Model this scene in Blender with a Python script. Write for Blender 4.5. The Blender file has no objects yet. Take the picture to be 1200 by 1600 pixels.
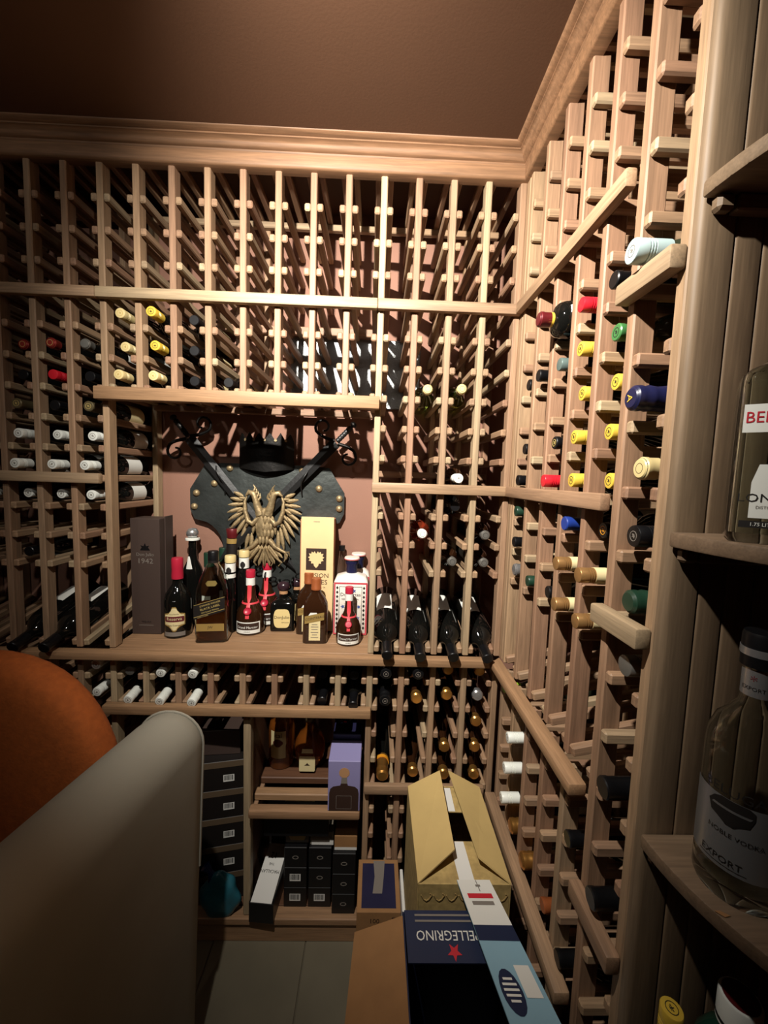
import bpy, bmesh, math, random
from mathutils import Vector, Matrix
random.seed(7)
PI = math.pi
C = bpy.context.scene.collection
SC = bpy.context.scene

# ------------------------------------------------------------------ camera
def rmat(yaw, pitch, roll):
    f = Vector((math.sin(yaw)*math.cos(pitch), math.cos(yaw)*math.cos(pitch), math.sin(pitch)))
    r = Vector((math.cos(yaw), -math.sin(yaw), 0)); u = r.cross(f)
    r2 = math.cos(roll)*r + math.sin(roll)*u; u2 = -math.sin(roll)*r + math.cos(roll)*u
    return Matrix((r2, u2, -f)).transposed()
cam = bpy.data.cameras.new('camera'); co = bpy.data.objects.new('camera', cam); C.objects.link(co)
cam.sensor_fit = 'HORIZONTAL'; cam.sensor_width = 36.0; cam.lens = 617.68/1200*36
cam.clip_start = 0.02
co.matrix_world = Matrix.Translation((0.9839, -1.1807, 1.53)) @ rmat(0.0235, -0.0876, 0.0326).to_4x4()
SC.camera = co

# ------------------------------------------------------------------ world, lights, exposure
w = bpy.data.worlds.new('world'); SC.world = w; w.use_nodes = True
w.node_tree.nodes['Background'].inputs[0].default_value = (0.9, 0.8, 0.7, 1)
w.node_tree.nodes['Background'].inputs[1].default_value = 0.0
SC.view_settings.view_transform = 'Standard'; SC.view_settings.look = 'None'
SC.view_settings.gamma = 1.0; SC.view_settings.use_curve_mapping = False
SC.view_settings.exposure = 0.0
SPOT_POS = Vector((0.72, -0.93, 2.30)); SPOT_AIM = Vector((1.06, 0.0, 1.83)); SPOT_W = 225.0
FILL_POS = Vector((0.05, -1.45, 2.36)); FILL_AIM = Vector((-.25, 0, 1.85)); FILL_W = 10.0

# ------------------------------------------------------------------ dimensions (metres)
S = 0.0984                                  # column spacing of the racks
def zr(j): return 2.278 - 0.0865*j + (.017 if j == -1 else 0)   # height of rack row j (0 = topmost cleats)
WALLY = 0.29; XR = 1.386; WALLX = XR + 0.29
CEIL = 2.438; LEFTX = -0.95; FRONTY = -2.9
CT = 0.985                                  # counter top

# ------------------------------------------------------------------ materials
def lin(c):
    c /= 255.0
    return c/12.92 if c <= 0.04045 else ((c+0.055)/1.055)**2.4
def rgb(r, g, b): return (lin(r), lin(g), lin(b), 1)
M = {}
def mat(name, col, rough=0.5, metal=0.0, trans=0.0, ior=1.45, emit=None, es=0.0, noise=None, bump=None, coat=0.0, spec=0.5):
    m = bpy.data.materials.new(name); m.use_nodes = True; nt = m.node_tree; b = nt.nodes['Principled BSDF']
    b.inputs['Base Color'].default_value = col; b.inputs['Roughness'].default_value = rough
    b.inputs['Metallic'].default_value = metal; b.inputs['Transmission Weight'].default_value = trans
    b.inputs['IOR'].default_value = ior; b.inputs['Coat Weight'].default_value = coat
    b.inputs['Specular IOR Level'].default_value = spec
    if emit: b.inputs['Emission Color'].default_value = emit; b.inputs['Emission Strength'].default_value = es
    if noise or bump:
        tc = nt.nodes.new('ShaderNodeTexCoord')
    if noise:                                # (scale, amount) brightness mottling
        n = nt.nodes.new('ShaderNodeTexNoise'); n.inputs['Scale'].default_value = noise[0]; n.inputs['Detail'].default_value = 4
        nt.links.new(tc.outputs['Object'], n.inputs['Vector'])
        mr = nt.nodes.new('ShaderNodeMapRange'); mr.inputs[1].default_value = 0.3; mr.inputs[2].default_value = 0.7
        mr.inputs[3].default_value = 1-noise[1]; mr.inputs[4].default_value = 1+noise[1]
        nt.links.new(n.outputs['Fac'], mr.inputs[0])
        mx = nt.nodes.new('ShaderNodeVectorMath'); mx.operation = 'SCALE'; mx.inputs[0].default_value = col[:3]
        nt.links.new(mr.outputs[0], mx.inputs['Scale']); nt.links.new(mx.outputs[0], b.inputs['Base Color'])
    if bump:                                 # (scale, strength)
        n = nt.nodes.new('ShaderNodeTexNoise'); n.inputs['Scale'].default_value = bump[0]; n.inputs['Detail'].default_value = 3
        nt.links.new(tc.outputs['Object'], n.inputs['Vector'])
        bp = nt.nodes.new('ShaderNodeBump'); bp.inputs['Strength'].default_value = bump[1]; bp.inputs['Distance'].default_value = 0.004
        nt.links.new(n.outputs['Fac'], bp.inputs['Height']); nt.links.new(bp.outputs['Normal'], b.inputs['Normal'])
    M[name] = m
    return m
def wood(name, axis, tones, grain=0.22):
    m = bpy.data.materials.new(name); m.use_nodes = True; nt = m.node_tree; b = nt.nodes['Principled BSDF']
    N = nt.nodes.new; L = nt.links.new
    tc = N('ShaderNodeTexCoord'); oi = N('ShaderNodeObjectInfo')
    sc = N('ShaderNodeVectorMath'); sc.operation = 'SCALE'; sc.inputs[0].default_value = (13.7, 7.3, 9.1)
    L(oi.outputs['Random'], sc.inputs['Scale'])
    ad = N('ShaderNodeVectorMath'); ad.operation = 'ADD'; L(tc.outputs['Object'], ad.inputs[0]); L(sc.outputs[0], ad.inputs[1])
    mp = N('ShaderNodeMapping'); s = [1, 1, 1]; s[axis] = 0.05; mp.inputs['Scale'].default_value = s
    L(ad.outputs[0], mp.inputs['Vector'])
    n1 = N('ShaderNodeTexNoise'); n1.inputs['Scale'].default_value = 70; n1.inputs['Detail'].default_value = 5; n1.inputs['Roughness'].default_value = 0.65
    n1.inputs['Distortion'].default_value = 0.6; L(mp.outputs[0], n1.inputs['Vector'])
    n2 = N('ShaderNodeTexNoise'); n2.inputs['Scale'].default_value = 320; n2.inputs['Detail'].default_value = 2; L(mp.outputs[0], n2.inputs['Vector'])
    r = N('ShaderNodeValToRGB'); r.color_ramp.interpolation = 'LINEAR'
    el = r.color_ramp.elements
    for i, t in enumerate(tones):
        e = el[i] if i < 2 else el.new(0.5)
        e.position = i/(len(tones)-1); e.color = t
    L(oi.outputs['Random'], r.inputs[0])
    m1 = N('ShaderNodeMapRange'); m1.inputs[1].default_value = 0.3; m1.inputs[2].default_value = 0.7; m1.inputs[3].default_value = 1-grain*1.3; m1.inputs[4].default_value = 1+grain
    L(n1.outputs['Fac'], m1.inputs[0])
    m2 = N('ShaderNodeMapRange'); m2.inputs[1].default_value = 0.3; m2.inputs[2].default_value = 0.7; m2.inputs[3].default_value = 0.86; m2.inputs[4].default_value = 1.1
    L(n2.outputs['Fac'], m2.inputs[0])
    mu = N('ShaderNodeMath'); mu.operation = 'MULTIPLY'; L(m1.outputs[0], mu.inputs[0]); L(m2.outputs[0], mu.inputs[1])
    fx = N('ShaderNodeVectorMath'); fx.operation = 'SCALE'; L(r.outputs[0], fx.inputs[0]); L(mu.outputs[0], fx.inputs['Scale'])
    L(fx.outputs[0], b.inputs['Base Color'])
    b.inputs['Roughness'].default_value = 0.55; b.inputs['Specular IOR Level'].default_value = 0.35
    bp = N('ShaderNodeBump'); bp.inputs['Strength'].default_value = 0.25; bp.inputs['Distance'].default_value = 0.001
    L(n1.outputs['Fac'], bp.inputs['Height']); L(bp.outputs['Normal'], b.inputs['Normal'])
    M[name] = m
TONES = [rgb(136,104,82), rgb(164,144,114), rgb(142,108,85), rgb(158,142,118), rgb(127,95,76), rgb(156,128,99)]
for a, n in enumerate('xyz'): wood('wood_'+n, a, TONES)
TRIM = [rgb(155,121,88), rgb(149,115,85)]
for a, n in enumerate('xyz'): wood('trim_'+n, a, TRIM, 0.16)
wood('crown_x', 0, [rgb(132,98,70), rgb(128,95,69)], 0.25)
PANEL = [rgb(122,102,80), rgb(114,94,73), rgb(126,106,84), rgb(110,90,72)]
wood('panel_z', 2, PANEL, 0.14); wood('panel_x', 0, PANEL, 0.14)
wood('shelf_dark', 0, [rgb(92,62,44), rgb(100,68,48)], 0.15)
mat('wall_paint', rgb(140,102,85), 0.75, bump=(180, 0.08), noise=(3, 0.05))
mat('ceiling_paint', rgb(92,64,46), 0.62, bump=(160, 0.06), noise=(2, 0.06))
mat('floor_tile', rgb(104,97,80), 0.5, noise=(6, 0.10), bump=(30, 0.05))
mat('grout', rgb(100,92,76), 0.8)
mat('glass_dark', (0.004, 0.004, 0.0035, 1), 0.05, spec=0.6)
mat('glass_green', rgb(120,130,50), 0.03, trans=0.9, ior=1.45)
mat('glass_rose', rgb(190,80,50), 0.03, trans=0.85)
mat('glass_olive', (0.03, 0.035, 0.02, 1), 0.06, spec=0.6)
mat('glass_clear', rgb(232,236,232), 0.02, trans=1.0, ior=1.45)
mat('glass_tint', rgb(236,243,237), 0.02, trans=1.0, ior=1.45)
mat('glass_brown', rgb(44,24,12), 0.05, spec=0.8)
mat('label_straw', rgb(216,194,134), .6)
mat('glass_amber', rgb(150,84,30), 0.05, trans=0.6)
mat('liquor', rgb(150,74,30), 0.05, trans=0.75, ior=1.36)
mat('liquor_pale', rgb(196,150,80), 0.05, trans=0.6, ior=1.36)
for n, c, r_, me in [('cap_white', rgb(226,228,220), .35, 0), ('cap_yellow', rgb(208,174,64), .35, 0), ('cap_cream', rgb(206,186,132), .4, 0),
        ('cap_red', rgb(190,30,42), .3, 0), ('cap_redfoil', rgb(150,52,44), .35, .4), ('cap_maroon', rgb(92,24,28), .35, .2), ('cap_black', rgb(13,13,15), .35, 0),
        ('cap_grey', rgb(120,118,112), .35, .5), ('cap_silver', rgb(190,190,190), .25, .8), ('cap_gold', rgb(206,150,78), .28, .85),
        ('cap_brass', rgb(168,128,80), .35, .6), ('cap_lime', rgb(150,196,44), .4, 0), ('cap_blue', rgb(30,54,130), .35, 0), ('cap_navy', rgb(26,28,62), .35, 0),
        ('cap_green', rgb(60,110,60), .35, 0), ('cap_dkgreen', rgb(26,52,38), .35, 0), ('cap_teal', rgb(96,112,108), .35, .3), ('cap_orange', rgb(222,150,40), .4, 0),
        ('cap_pale', rgb(160,180,180), .4, 0), ('cap_darkgold', rgb(104,92,66), .4, .4), ('cap_copper', rgb(150,82,44), .4, .2), ('cap_purple', rgb(46,30,36), .25, 0)]:
    mat(n, c, r_, me)
mat('label_white', rgb(222,222,214), 0.6); mat('label_cream', rgb(214,198,150), 0.6); mat('label_yellow', rgb(210,180,70), 0.6)
mat('label_black', rgb(26,22,20), 0.5); mat('label_gold', rgb(176,146,84), 0.4, .4); mat('label_maroon', rgb(96,36,40), 0.5)
mat('ink', rgb(30,26,24), 0.6); mat('ink_gold', rgb(205,180,110), 0.4, .3); mat('ink_red', rgb(186,36,48), 0.5); mat('ink_grey', rgb(120,112,104), .6)
mat('ink_brown', rgb(52,34,26), .6); mat('ink_blue', rgb(40,60,120), .6)
mat('ribbon', rgb(206,62,70), 0.5); mat('orange_seal', rgb(214,140,60), .5)
mat('iron', (0.018, 0.017, 0.016, 1), 0.42, 0.85, bump=(60, 0.25))
mat('hammered', rgb(120,122,122), 0.38, 0.9, bump=(220, 0.35))
mat('cardboard_ink', rgb(150,124,76), 0.8)
mat('shield_steel', rgb(72,76,74), 0.45, 0.75, bump=(45, 0.35), noise=(9, 0.35))
mat('blade_steel', rgb(58,58,58), 0.45, 0.8, bump=(80, 0.15))
mat('brass_antique', rgb(150,130,96), 0.5, 0.55, noise=(60, 0.35), bump=(150, 0.3))
mat('cardboard', rgb(146,106,66), 0.8, noise=(25, 0.06), bump=(120, 0.06))
mat('cardboard_tan', rgb(192,164,106), 0.8, noise=(12, 0.06), bump=(120, 0.06))
mat('cardboard_print', rgb(172,146,92), 0.8, noise=(60, 0.22))
mat('print_navy', rgb(24,34,62), 0.5); mat('print_lightblue', rgb(130,166,182), 0.55, noise=(8, .06)); mat('print_white', rgb(214,212,204), .6)
mat('panel_navy', rgb(32,31,60), 0.5, noise=(10, .15))
mat('box_black', rgb(14,13,15), 0.4); mat('box_black2', rgb(26,21,19), 0.5); mat('box_brown', rgb(66,52,46), 0.6, bump=(300, .06)); mat('box_lid', rgb(90,74,56), 0.6)
mat('box_window', rgb(120,112,100), 0.25, noise=(30, .3)); mat('box_lilac', rgb(140,134,178), 0.55); mat('paper_white', rgb(218,216,210), 0.65)
mat('pine', rgb(222,190,140), 0.55, noise=(14, .05)); mat('pine_edge', rgb(196,128,92), 0.55)
mat('ceramic', rgb(226,216,204), 0.25, noise=(40, .05)); mat('ceramic_red', rgb(190,70,80), 0.3); mat('ceramic_blue', rgb(70,86,140), 0.3)
mat('fabric_grey', rgb(150,145,131), 0.85, bump=(8, 0.45), noise=(5, .05)); mat('fabric_orange', rgb(170,88,34), 0.9, bump=(140, 0.25), noise=(60, .12))
mat('piping', rgb(158,153,139), 0.8); mat('leg_wood', rgb(60,40,28), 0.5)
mat('bag_teal', rgb(40,96,110), 0.3, noise=(10, .35), bump=(20, .5)); mat('bag_blue', rgb(22,36,84), .35)
mat('lamp_metal', rgb(40,38,36), 0.4, .6); mat('lamp_lens', (1, .9, .75, 1), .4, emit=(1, .86, .66, 1), es=6)
mat('vodka_label', rgb(150,150,150), .3, .6); mat('glass_bluegreen', rgb(40,84,66), .06, trans=.4)
mat('wax_red', rgb(172,34,56), 0.35); mat('cork', rgb(176,132,92), .8)

# ------------------------------------------------------------------ mesh helpers
class MB:
    def __init__(s): s.v = []; s.f = []
    def add(s, vs, fs):
        o = len(s.v); s.v += [tuple(v) for v in vs]; s.f += [[i+o for i in f] for f in fs]; return s
    def box(s, x0, x1, y0, y1, z0, z1):
        return s.add([(x0,y0,z0),(x1,y0,z0),(x1,y1,z0),(x0,y1,z0),(x0,y0,z1),(x1,y0,z1),(x1,y1,z1),(x0,y1,z1)],
                     [(3,2,1,0),(4,5,6,7),(0,1,5,4),(1,2,6,5),(2,3,7,6),(3,0,4,7)])
    def lathe(s, prof, n=24, c=(0,0,0)):
        vs = []; fs = []; rings = []
        for r, z in prof:
            if r < 1e-6: rings.append([len(vs)]); vs.append((c[0], c[1], c[2]+z))
            else:
                rings.append(list(range(len(vs), len(vs)+n)))
                for i in range(n): a = 2*PI*i/n; vs.append((c[0]+r*math.cos(a), c[1]+r*math.sin(a), c[2]+z))
        for A, B in zip(rings, rings[1:]):
            for i in range(n):
                j = (i+1) % n
                if len(A) == 1 and len(B) == 1: continue
                if len(A) == 1: fs.append((A[0], B[j], B[i]))
                elif len(B) == 1: fs.append((A[i], A[j], B[0]))
                else: fs.append((A[i], A[j], B[j], B[i]))
        return s.add(vs, fs)
    def loops(s, rings, cap=True):              # list of equal-length closed rings
        n = len(rings[0]); vs = [v for r in rings for v in r]; fs = []
        for k in range(len(rings)-1):
            for i in range(n):
                j = (i+1) % n; fs.append((k*n+i, k*n+j, (k+1)*n+j, (k+1)*n+i))
        if cap: fs.append(tuple(range(n))[::-1]); fs.append(tuple((len(rings)-1)*n+i for i in range(n)))
        return s.add(vs, fs)
    def tube(s, path, rad, n=8, cap=True):
        path = [Vector(p) for p in path]; rings = []
        for i, p in enumerate(path):
            d = (path[min(i+1, len(path)-1)] - path[max(i-1, 0)]).normalized()
            a = d.orthogonal().normalized() if i == 0 else (prev - d*prev.dot(d)).normalized()
            prev = a; b = d.cross(a); r = rad[i] if isinstance(rad, (list, tuple)) else rad
            rings.append([p + a*r*math.cos(2*PI*k/n) + b*r*math.sin(2*PI*k/n) for k in range(n)])
        return s.loops(rings, cap)
    def prism(s, out, y0, y1):                  # outline of (x,z) points extruded along y
        n = len(out)
        vs = [(x, y0, z) for x, z in out] + [(x, y1, z) for x, z in out]
        fs = [tuple(range(n)), tuple(range(2*n-1, n-1, -1))] + [(i, i+n, (i+1) % n + n, (i+1) % n) for i in range(n)]
        return s.add(vs, fs)
    def slab(s, out, z0, z1):                   # outline of (x,y) points extruded along z
        n = len(out)
        vs = [(x, y, z0) for x, y in out] + [(x, y, z1) for x, y in out]
        fs = [tuple(range(n))[::-1], tuple(range(n, 2*n))] + [(i, (i+1) % n, (i+1) % n + n, i+n) for i in range(n)]
        return s.add(vs, fs)
    def ball(s, c, r, n=12, m=8, sx=1, sy=1, sz=1):
        prof = [(max(0, math.sin(PI*i/m))*1.0, -math.cos(PI*i/m)) for i in range(m+1)]
        t = MB(); t.lathe([(p[0] if 0 < i < m else 0, p[1]) for i, p in enumerate(prof)], n)
        return s.add([(c[0]+v[0]*r*sx, c[1]+v[1]*r*sy, c[2]+v[2]*r*sz) for v in t.v], t.f)
    def mesh(s, name, m, smooth=None, bevel=0, seg=1):
        me = bpy.data.meshes.new(name); me.from_pydata(s.v, [], s.f); me.update()
        bm = bmesh.new(); bm.from_mesh(me)
        bmesh.ops.recalc_face_normals(bm, faces=bm.faces)
        if bevel: bmesh.ops.bevel(bm, geom=bm.edges[:], offset=bevel, segments=seg, affect='EDGES', profile=0.5)
        bm.to_mesh(me); bm.free()
        if smooth:
            me.shade_smooth(); me.set_sharp_from_angle(angle=math.radians(smooth))
        if m: me.materials.append(M[m])
        return me
def obj(name, me, parent=None, loc=(0,0,0), rot=(0,0,0)):
    o = bpy.data.objects.new(name, me); C.objects.link(o); o.location = loc; o.rotation_euler = rot
    if parent: o.parent = parent
    return o
def tag(o, label, cat, group=None):
    o['label'] = label; o['category'] = cat
    if group: o['group'] = group
    return o
def thing(name, label, cat, loc=(0,0,0), rot=(0,0,0), group=None):
    return tag(obj(name, None, None, loc, rot), label, cat, group)
def struct(o): o['kind'] = 'structure'; return o
_cache = {}
def boxmesh(sx, sy, sz, m, bev=0.0025, seg=1):
    k = (round(sx,5), round(sy,5), round(sz,5), m, bev, seg)
    if k not in _cache: _cache[k] = MB().box(-sx/2, sx/2, -sy/2, sy/2, -sz/2, sz/2).mesh('block', m, 40 if seg > 1 else None, bev, seg)
    return _cache[k]
def piece(name, parent, x0, x1, y0, y1, z0, z1, m, bev=0.0025, rot=(0,0,0), seg=1):
    return obj(name, boxmesh(x1-x0, y1-y0, z1-z0, m, bev, seg), parent, ((x0+x1)/2, (y0+y1)/2, (z0+z1)/2), rot)
def text_geo(body, size, align='CENTER', sx=1.0, shear=0.0):
    cu = bpy.data.curves.new('t', 'FONT'); cu.body = body; cu.size = size; cu.align_x = align; cu.align_y = 'CENTER'
    cu.shear = shear; cu.resolution_u = 2
    o = bpy.data.objects.new('t', cu); C.objects.link(o)
    dg = bpy.context.evaluated_depsgraph_get(); me = bpy.data.meshes.new_from_object(o.evaluated_get(dg))
    vs = [(v.co.x*sx, v.co.y) for v in me.vertices]; fs = [tuple(p.vertices) for p in me.polygons]
    bpy.data.objects.remove(o); bpy.data.curves.remove(cu); bpy.data.meshes.remove(me)
    return vs, fs
def lettering(parent, lines, fn, m, name='lettering'):
    """lines: (text, size, cx, cy[, stretch, tilt]); fn maps (x, y) on the label to a point"""
    b = MB()
    for ln in lines:
        tx, sz, cx, cy = ln[:4]; st = ln[4] if len(ln) > 4 else 1.0; ti = ln[5] if len(ln) > 5 else 0.0
        vs, fs = text_geo(tx, sz, sx=st)
        b.add([fn(cx + x*math.cos(ti) - y*math.sin(ti), cy + x*math.sin(ti) + y*math.cos(ti)) for x, y in vs], fs)
    me = bpy.data.meshes.new(name); me.from_pydata(b.v, [], b.f); me.update(); me.materials.append(M[m])
    return obj(name, me, parent)
def flat(y=0.0): return lambda x, z: (x, y, z)
def cyl(r): return lambda x, z: (r*math.sin(x/r), -r*math.cos(x/r), z)
def patch(fn, out, n=10):                     # label patch mapped through fn: out = polygon strip rows [(x0,x1,z)]
    b = MB(); vs = []; fs = []
    for x0, x1, z in out:
        for i in range(n+1): vs.append(fn(x0+(x1-x0)*i/n, z))
    for k in range(len(out)-1):
        for i in range(n): a = k*(n+1)+i; fs.append((a, a+1, a+n+2, a+n+1))
    return b.add(vs, fs)
def part_patch(name, parent, fn, out, m, n=10):
    b = patch(fn, out, n); me = bpy.data.meshes.new(name); me.from_pydata(b.v, [], b.f); me.update(); me.materials.append(M[m]); me.shade_smooth()
    return obj(name, me, parent)

# ================================================================== the room
def wallbox(name, x0, x1, y0, y1, z0, z1, m):
    return struct(obj(name, MB().box(x0, x1, y0, y1, z0, z1).mesh(name, m)))
wallbox('wall_back', LEFTX-.1, WALLX+.1, WALLY, WALLY+.1, 0, CEIL, 'wall_paint')
wallbox('wall_right', WALLX, WALLX+.1, FRONTY, WALLY, 0, CEIL, 'wall_paint')
wallbox('wall_left', LEFTX-.1, LEFTX, FRONTY, WALLY, 0, CEIL, 'wall_paint')
wallbox('wall_front', LEFTX-.1, WALLX+.1, FRONTY-.1, FRONTY, 0, CEIL, 'wall_paint')
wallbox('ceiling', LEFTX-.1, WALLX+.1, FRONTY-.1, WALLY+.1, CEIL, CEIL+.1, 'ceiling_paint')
fl = wallbox('floor', LEFTX-.1, WALLX+.1, FRONTY-.1, WALLY+.1, -.1, -.006, 'grout')
tm = MB().box(-.1485, .1485, -.1485, .1485, -.006, 0).mesh('tile', 'floor_tile', None, .0015)
ty = 0.0
for iy in range(5):
    for ix in range(6):
        x = 0.05 + .30*ix; y = -.15 - .30*iy
        obj('tile', tm, fl, (x-.3*1+.0, y, 0))
b = MB()
b.box(LEFTX, -.4, FRONTY, 0, -.006, 0); b.box(-.398, WALLX, FRONTY, -1.502, -.006, 0)
o = obj('tile_field', b.mesh('tile_field', 'floor_tile'), fl); o['kind'] = 'stuff'

# crown moulding: profile (offset from the rack plane, height) swept along the back and right racks
def sweep(prof, path):                        # path: fn(q) -> list of (x,y) points for offset q
    rings = []
    pts = [path(q) for q, z in prof]
    for k in range(len(pts[0])): rings.append([(pts[i][k][0], pts[i][k][1], prof[i][1]) for i in range(len(prof))])
    return MB().loops(rings)
cpath = lambda q: [(LEFTX, -q), (XR-q, -q), (XR-q, -.66)]
crown = [(-.02, 2.4005), (.014, 2.4005), (.016, 2.403), (.016, 2.4055), (.020, 2.407), (.024, 2.411), (.0265, 2.416), (.030, 2.4215),
         (.036, 2.4245), (.038, 2.425), (.038, 2.4285), (.043, 2.4295), (.047, 2.432), (.051, 2.4345), (.052, CEIL), (-.02, CEIL)]
struct(obj('trim_1', sweep(crown, cpath).mesh('crown', 'crown_x', 50)))
frieze = [(-.018, 2.366), (.008, 2.366), (.012, 2.369), (.014, 2.374), (.014, 2.4005), (-.018, 2.4005)]
struct(obj('trim_2', sweep(frieze, cpath).mesh('frieze', 'crown_x', 50)))

# ================================================================== wine racks
PW, PD = .0185, .036                          # post width and depth
CW, CH, CL = .0165, .021, .283                # cleat width, height, length
def post(root, u, z0, z1, depth=True, w=PW):
    piece('post', root, u-w/2, u+w/2, 0, PD, z0, z1, 'wood_z', .0025)
    if depth: piece('back_post', root, u-w/2, u+w/2, WALLY-.002-PD, WALLY-.002, z0, z1, 'wood_z', .0025)
def cleat(root, u, side, z, w=PW, back=0.0):
    c = u + side*(w/2 + CW/2 + .0003)
    piece('cleat', root, c-CW/2, c+CW/2, .001+back, .001+CL, z-CH/2, z+CH/2, 'wood_y', .0032)
def slope_cleat(root, u, side, z0, z1, w=PW):
    c = u + side*(w/2 + CW/2 + .0003); L = math.hypot(CL, z1-z0)
    obj('display_cleat', boxmesh(CW, L*.985, CH, 'wood_y', .0032), root, (c, .001+CL/2, (z0+z1)/2), (math.atan2(z1-z0, CL), 0, 0))
def rail(root, u0, u1, z, h=.030, t=.020, v=0.0, m='wood_x', name='rail'):
    piece(name, root, u0, u1, v-t, v-.0005, z-h/2, z+h/2, m, .004, seg=2)
TOPZ = 2.4
def ladder(root, posts, rows, z0, z1, first=True, last=True, own=None, w=PW):
    for i, u in enumerate(posts):
        if own is None or i in own: post(root, u, z0, z1, w=w)
        for j in rows:
            if i > 0 or first: cleat(root, u, -1, zr(j), w)
            if i < len(posts)-1 or last: cleat(root, u, 1, zr(j), w)
up = list(range(-1, 13))
# left rack, above the counter
RA = thing('wine_rack', 'tall mahogany bottle rack on back wall left of the niche', 'wine rack')
pa = [k*S for k in range(-5, 3)]
for i, u in enumerate(pa):
    post(RA, u, CT, TOPZ)
    for j in up:
        if i > 0: cleat(RA, u, -1, zr(j))
        if i < len(pa)-1: cleat(RA, u, 1, zr(j))
    if i > 0: slope_cleat(RA, u, -1, .998, 1.045)
    if i < len(pa)-1: slope_cleat(RA, u, 1, .998, 1.045)
rail(RA, -5*S-.01, 2*S-.012, zr(9))
rail(RA, -5*S-.01, 2*S-PW/2+.0, zr(3))
piece('back_rail', RA, -5*S, 2*S, .232, .2515, 2.355, 2.375, 'wood_x')
# rack above the niche
RB = thing('wine_rack', 'wide bottle rack hanging above the niche with the shield', 'wine rack')
for k in range(3, 10):
    post(RB, k*S, zr(6)+.0, TOPZ, depth=k < 7)
for k in range(2, 11):
    for j in range(-1, 7):
        if k > 2: cleat(RB, k*S, -1, zr(j) + (0 if j < 6 else .004))
        if k < 10: cleat(RB, k*S, 1, zr(j) + (0 if j < 6 else .004))
rail(RB, 2*S-PW/2+.0002, 10*S-PW/2-.0002, zr(3))
piece('header', RB, 2*S-.014, 10*S+.004, -.030, -.0005, 1.724, 1.760, 'trim_x', .003, seg=2)
piece('back_rail', RB, 2*S+.01, 10*S-.01, .232, .2515, 2.352, 2.372, 'wood_x')
piece('back_rail', RB, 2*S+.01, 10*S-.01, .232, .2515, 2.010, 2.036, 'wood_x')
piece('back_rail', RB, 2*S+.01, 10*S-.01, .232, .2515, 1.735, 1.757, 'wood_x')
# right section of the back wall
RCk = thing('wine_rack', 'tall bottle rack on back wall between the niche and the corner', 'wine rack')
pc = [k*S for k in range(10, 15)]
for i, u in enumerate(pc):
    post(RCk, u, CT, TOPZ)
    for j in up:
        if i > 0: cleat(RCk, u, -1, zr(j))
        if i < len(pc)-1: cleat(RCk, u, 1, zr(j))
    if i > 0: slope_cleat(RCk, u, -1, .998, 1.045)
    if i < len(pc)-1: slope_cleat(RCk, u, 1, .998, 1.045)
rail(RCk, 10*S-PW/2, XR-.0005, zr(3)); rail(RCk, 10*S-PW/2-.002, XR-.0005, zr(9))
piece('back_rail', RCk, 10*S+.01, 14*S, .232, .2515, 2.352, 2.372, 'wood_x'); piece('back_rail', RCk, 10*S+.01, 14*S, .232, .2515, 1.53, 1.552, 'wood_x')
# base rack under the niche: two rows
RD = thing('wine_rack', 'low two-row bottle rack under the counter above the open cabinet', 'wine rack')
for k in range(2, 11):
    post(RD, k*S, .796, .9595)
    if k > 2: cleat(RD, k*S, -1, zr(16)); slope_cleat(RD, k*S, -1, .808, .826)
    if k < 10: cleat(RD, k*S, 1, zr(16)); slope_cleat(RD, k*S, 1, .808, .826)
piece('rail', RD, 2*S-.02, 10*S+.006, -.026, -.0005, .787, .815, 'trim_x', .003, seg=2)
piece('back_rail', RD, 2*S, 10*S, .232, .2515, .83, .85, 'wood_x')
# base rack right of the cabinet
RE = thing('wine_rack', 'base bottle rack under counter between the cabinet and the corner', 'wine rack')
rb = [16, 17, 18, 19, 20, 21, 22, 23, 24, 25]
for i, k in enumerate(range(10, 15)):
    post(RE, k*S, 0, .9595 if k > 10 else .7955)
    for j in rb:
        if i > 0: cleat(RE, k*S, -1, zr(j))
        if i < 4 and not (k == 10 and j < 18): cleat(RE, k*S, 1, zr(j))
        elif i < 4: cleat(RE, k*S, 1, zr(j))
rail(RE, 10*S-.008, XR-.03, zr(20), v=0)
# base rack at far left
RF = thing('wine_rack', 'base bottle rack under the counter behind the orange chair', 'wine rack')
for i, k in enumerate(range(-5, 3)):
    post(RF, k*S, 0, .9595 if k < 2 else .7955)
    for j in rb:
        if i > 0: cleat(RF, k*S, -1, zr(j))
        if i < 7: cleat(RF, k*S, 1, zr(j))
# right wall racks: local x runs towards the camera, local y into the wall
RROT = (0, 0, -PI/2)
RG = thing('wine_rack', 'tall bottle rack on the right wall above the ledge', 'wine rack', (XR, 0, 0), RROT)
pg = [.035 + i*S for i in range(6)]
for i, u in enumerate(pg):
    if i < 5: post(RG, u, CT, TOPZ)
    for j in up:
        if i > 0: cleat(RG, u, -1, zr(j), back=.03)
        if i < 5: cleat(RG, u, 1, zr(j))
    if i > 0: slope_cleat(RG, u, -1, 1.0, 1.06)
    if i < 5: slope_cleat(RG, u, 1, 1.0, 1.06)
rail(RG, .0205, .517, zr(3)); rail(RG, .0205, .517, zr(9))
piece('corner_stile', RG, -.008, .024, .0, .02, CT, TOPZ, 'wood_z')
for z in (2.36, 1.76, 1.15): piece('back_rail', RG, 0, .52, .232, .2515, z-.011, z+.011, 'wood_x')
RH = thing('wine_rack', 'base bottle rack on the right wall below the ledge', 'wine rack', (XR, 0, 0), RROT)
for i, u in enumerate(pg):
    if i < 5: post(RH, u, 0, .9595)
    for j in rb:
        if i > 0: cleat(RH, u, -1, zr(j), back=.03)
        if i < 5: cleat(RH, u, 1, zr(j))
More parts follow.
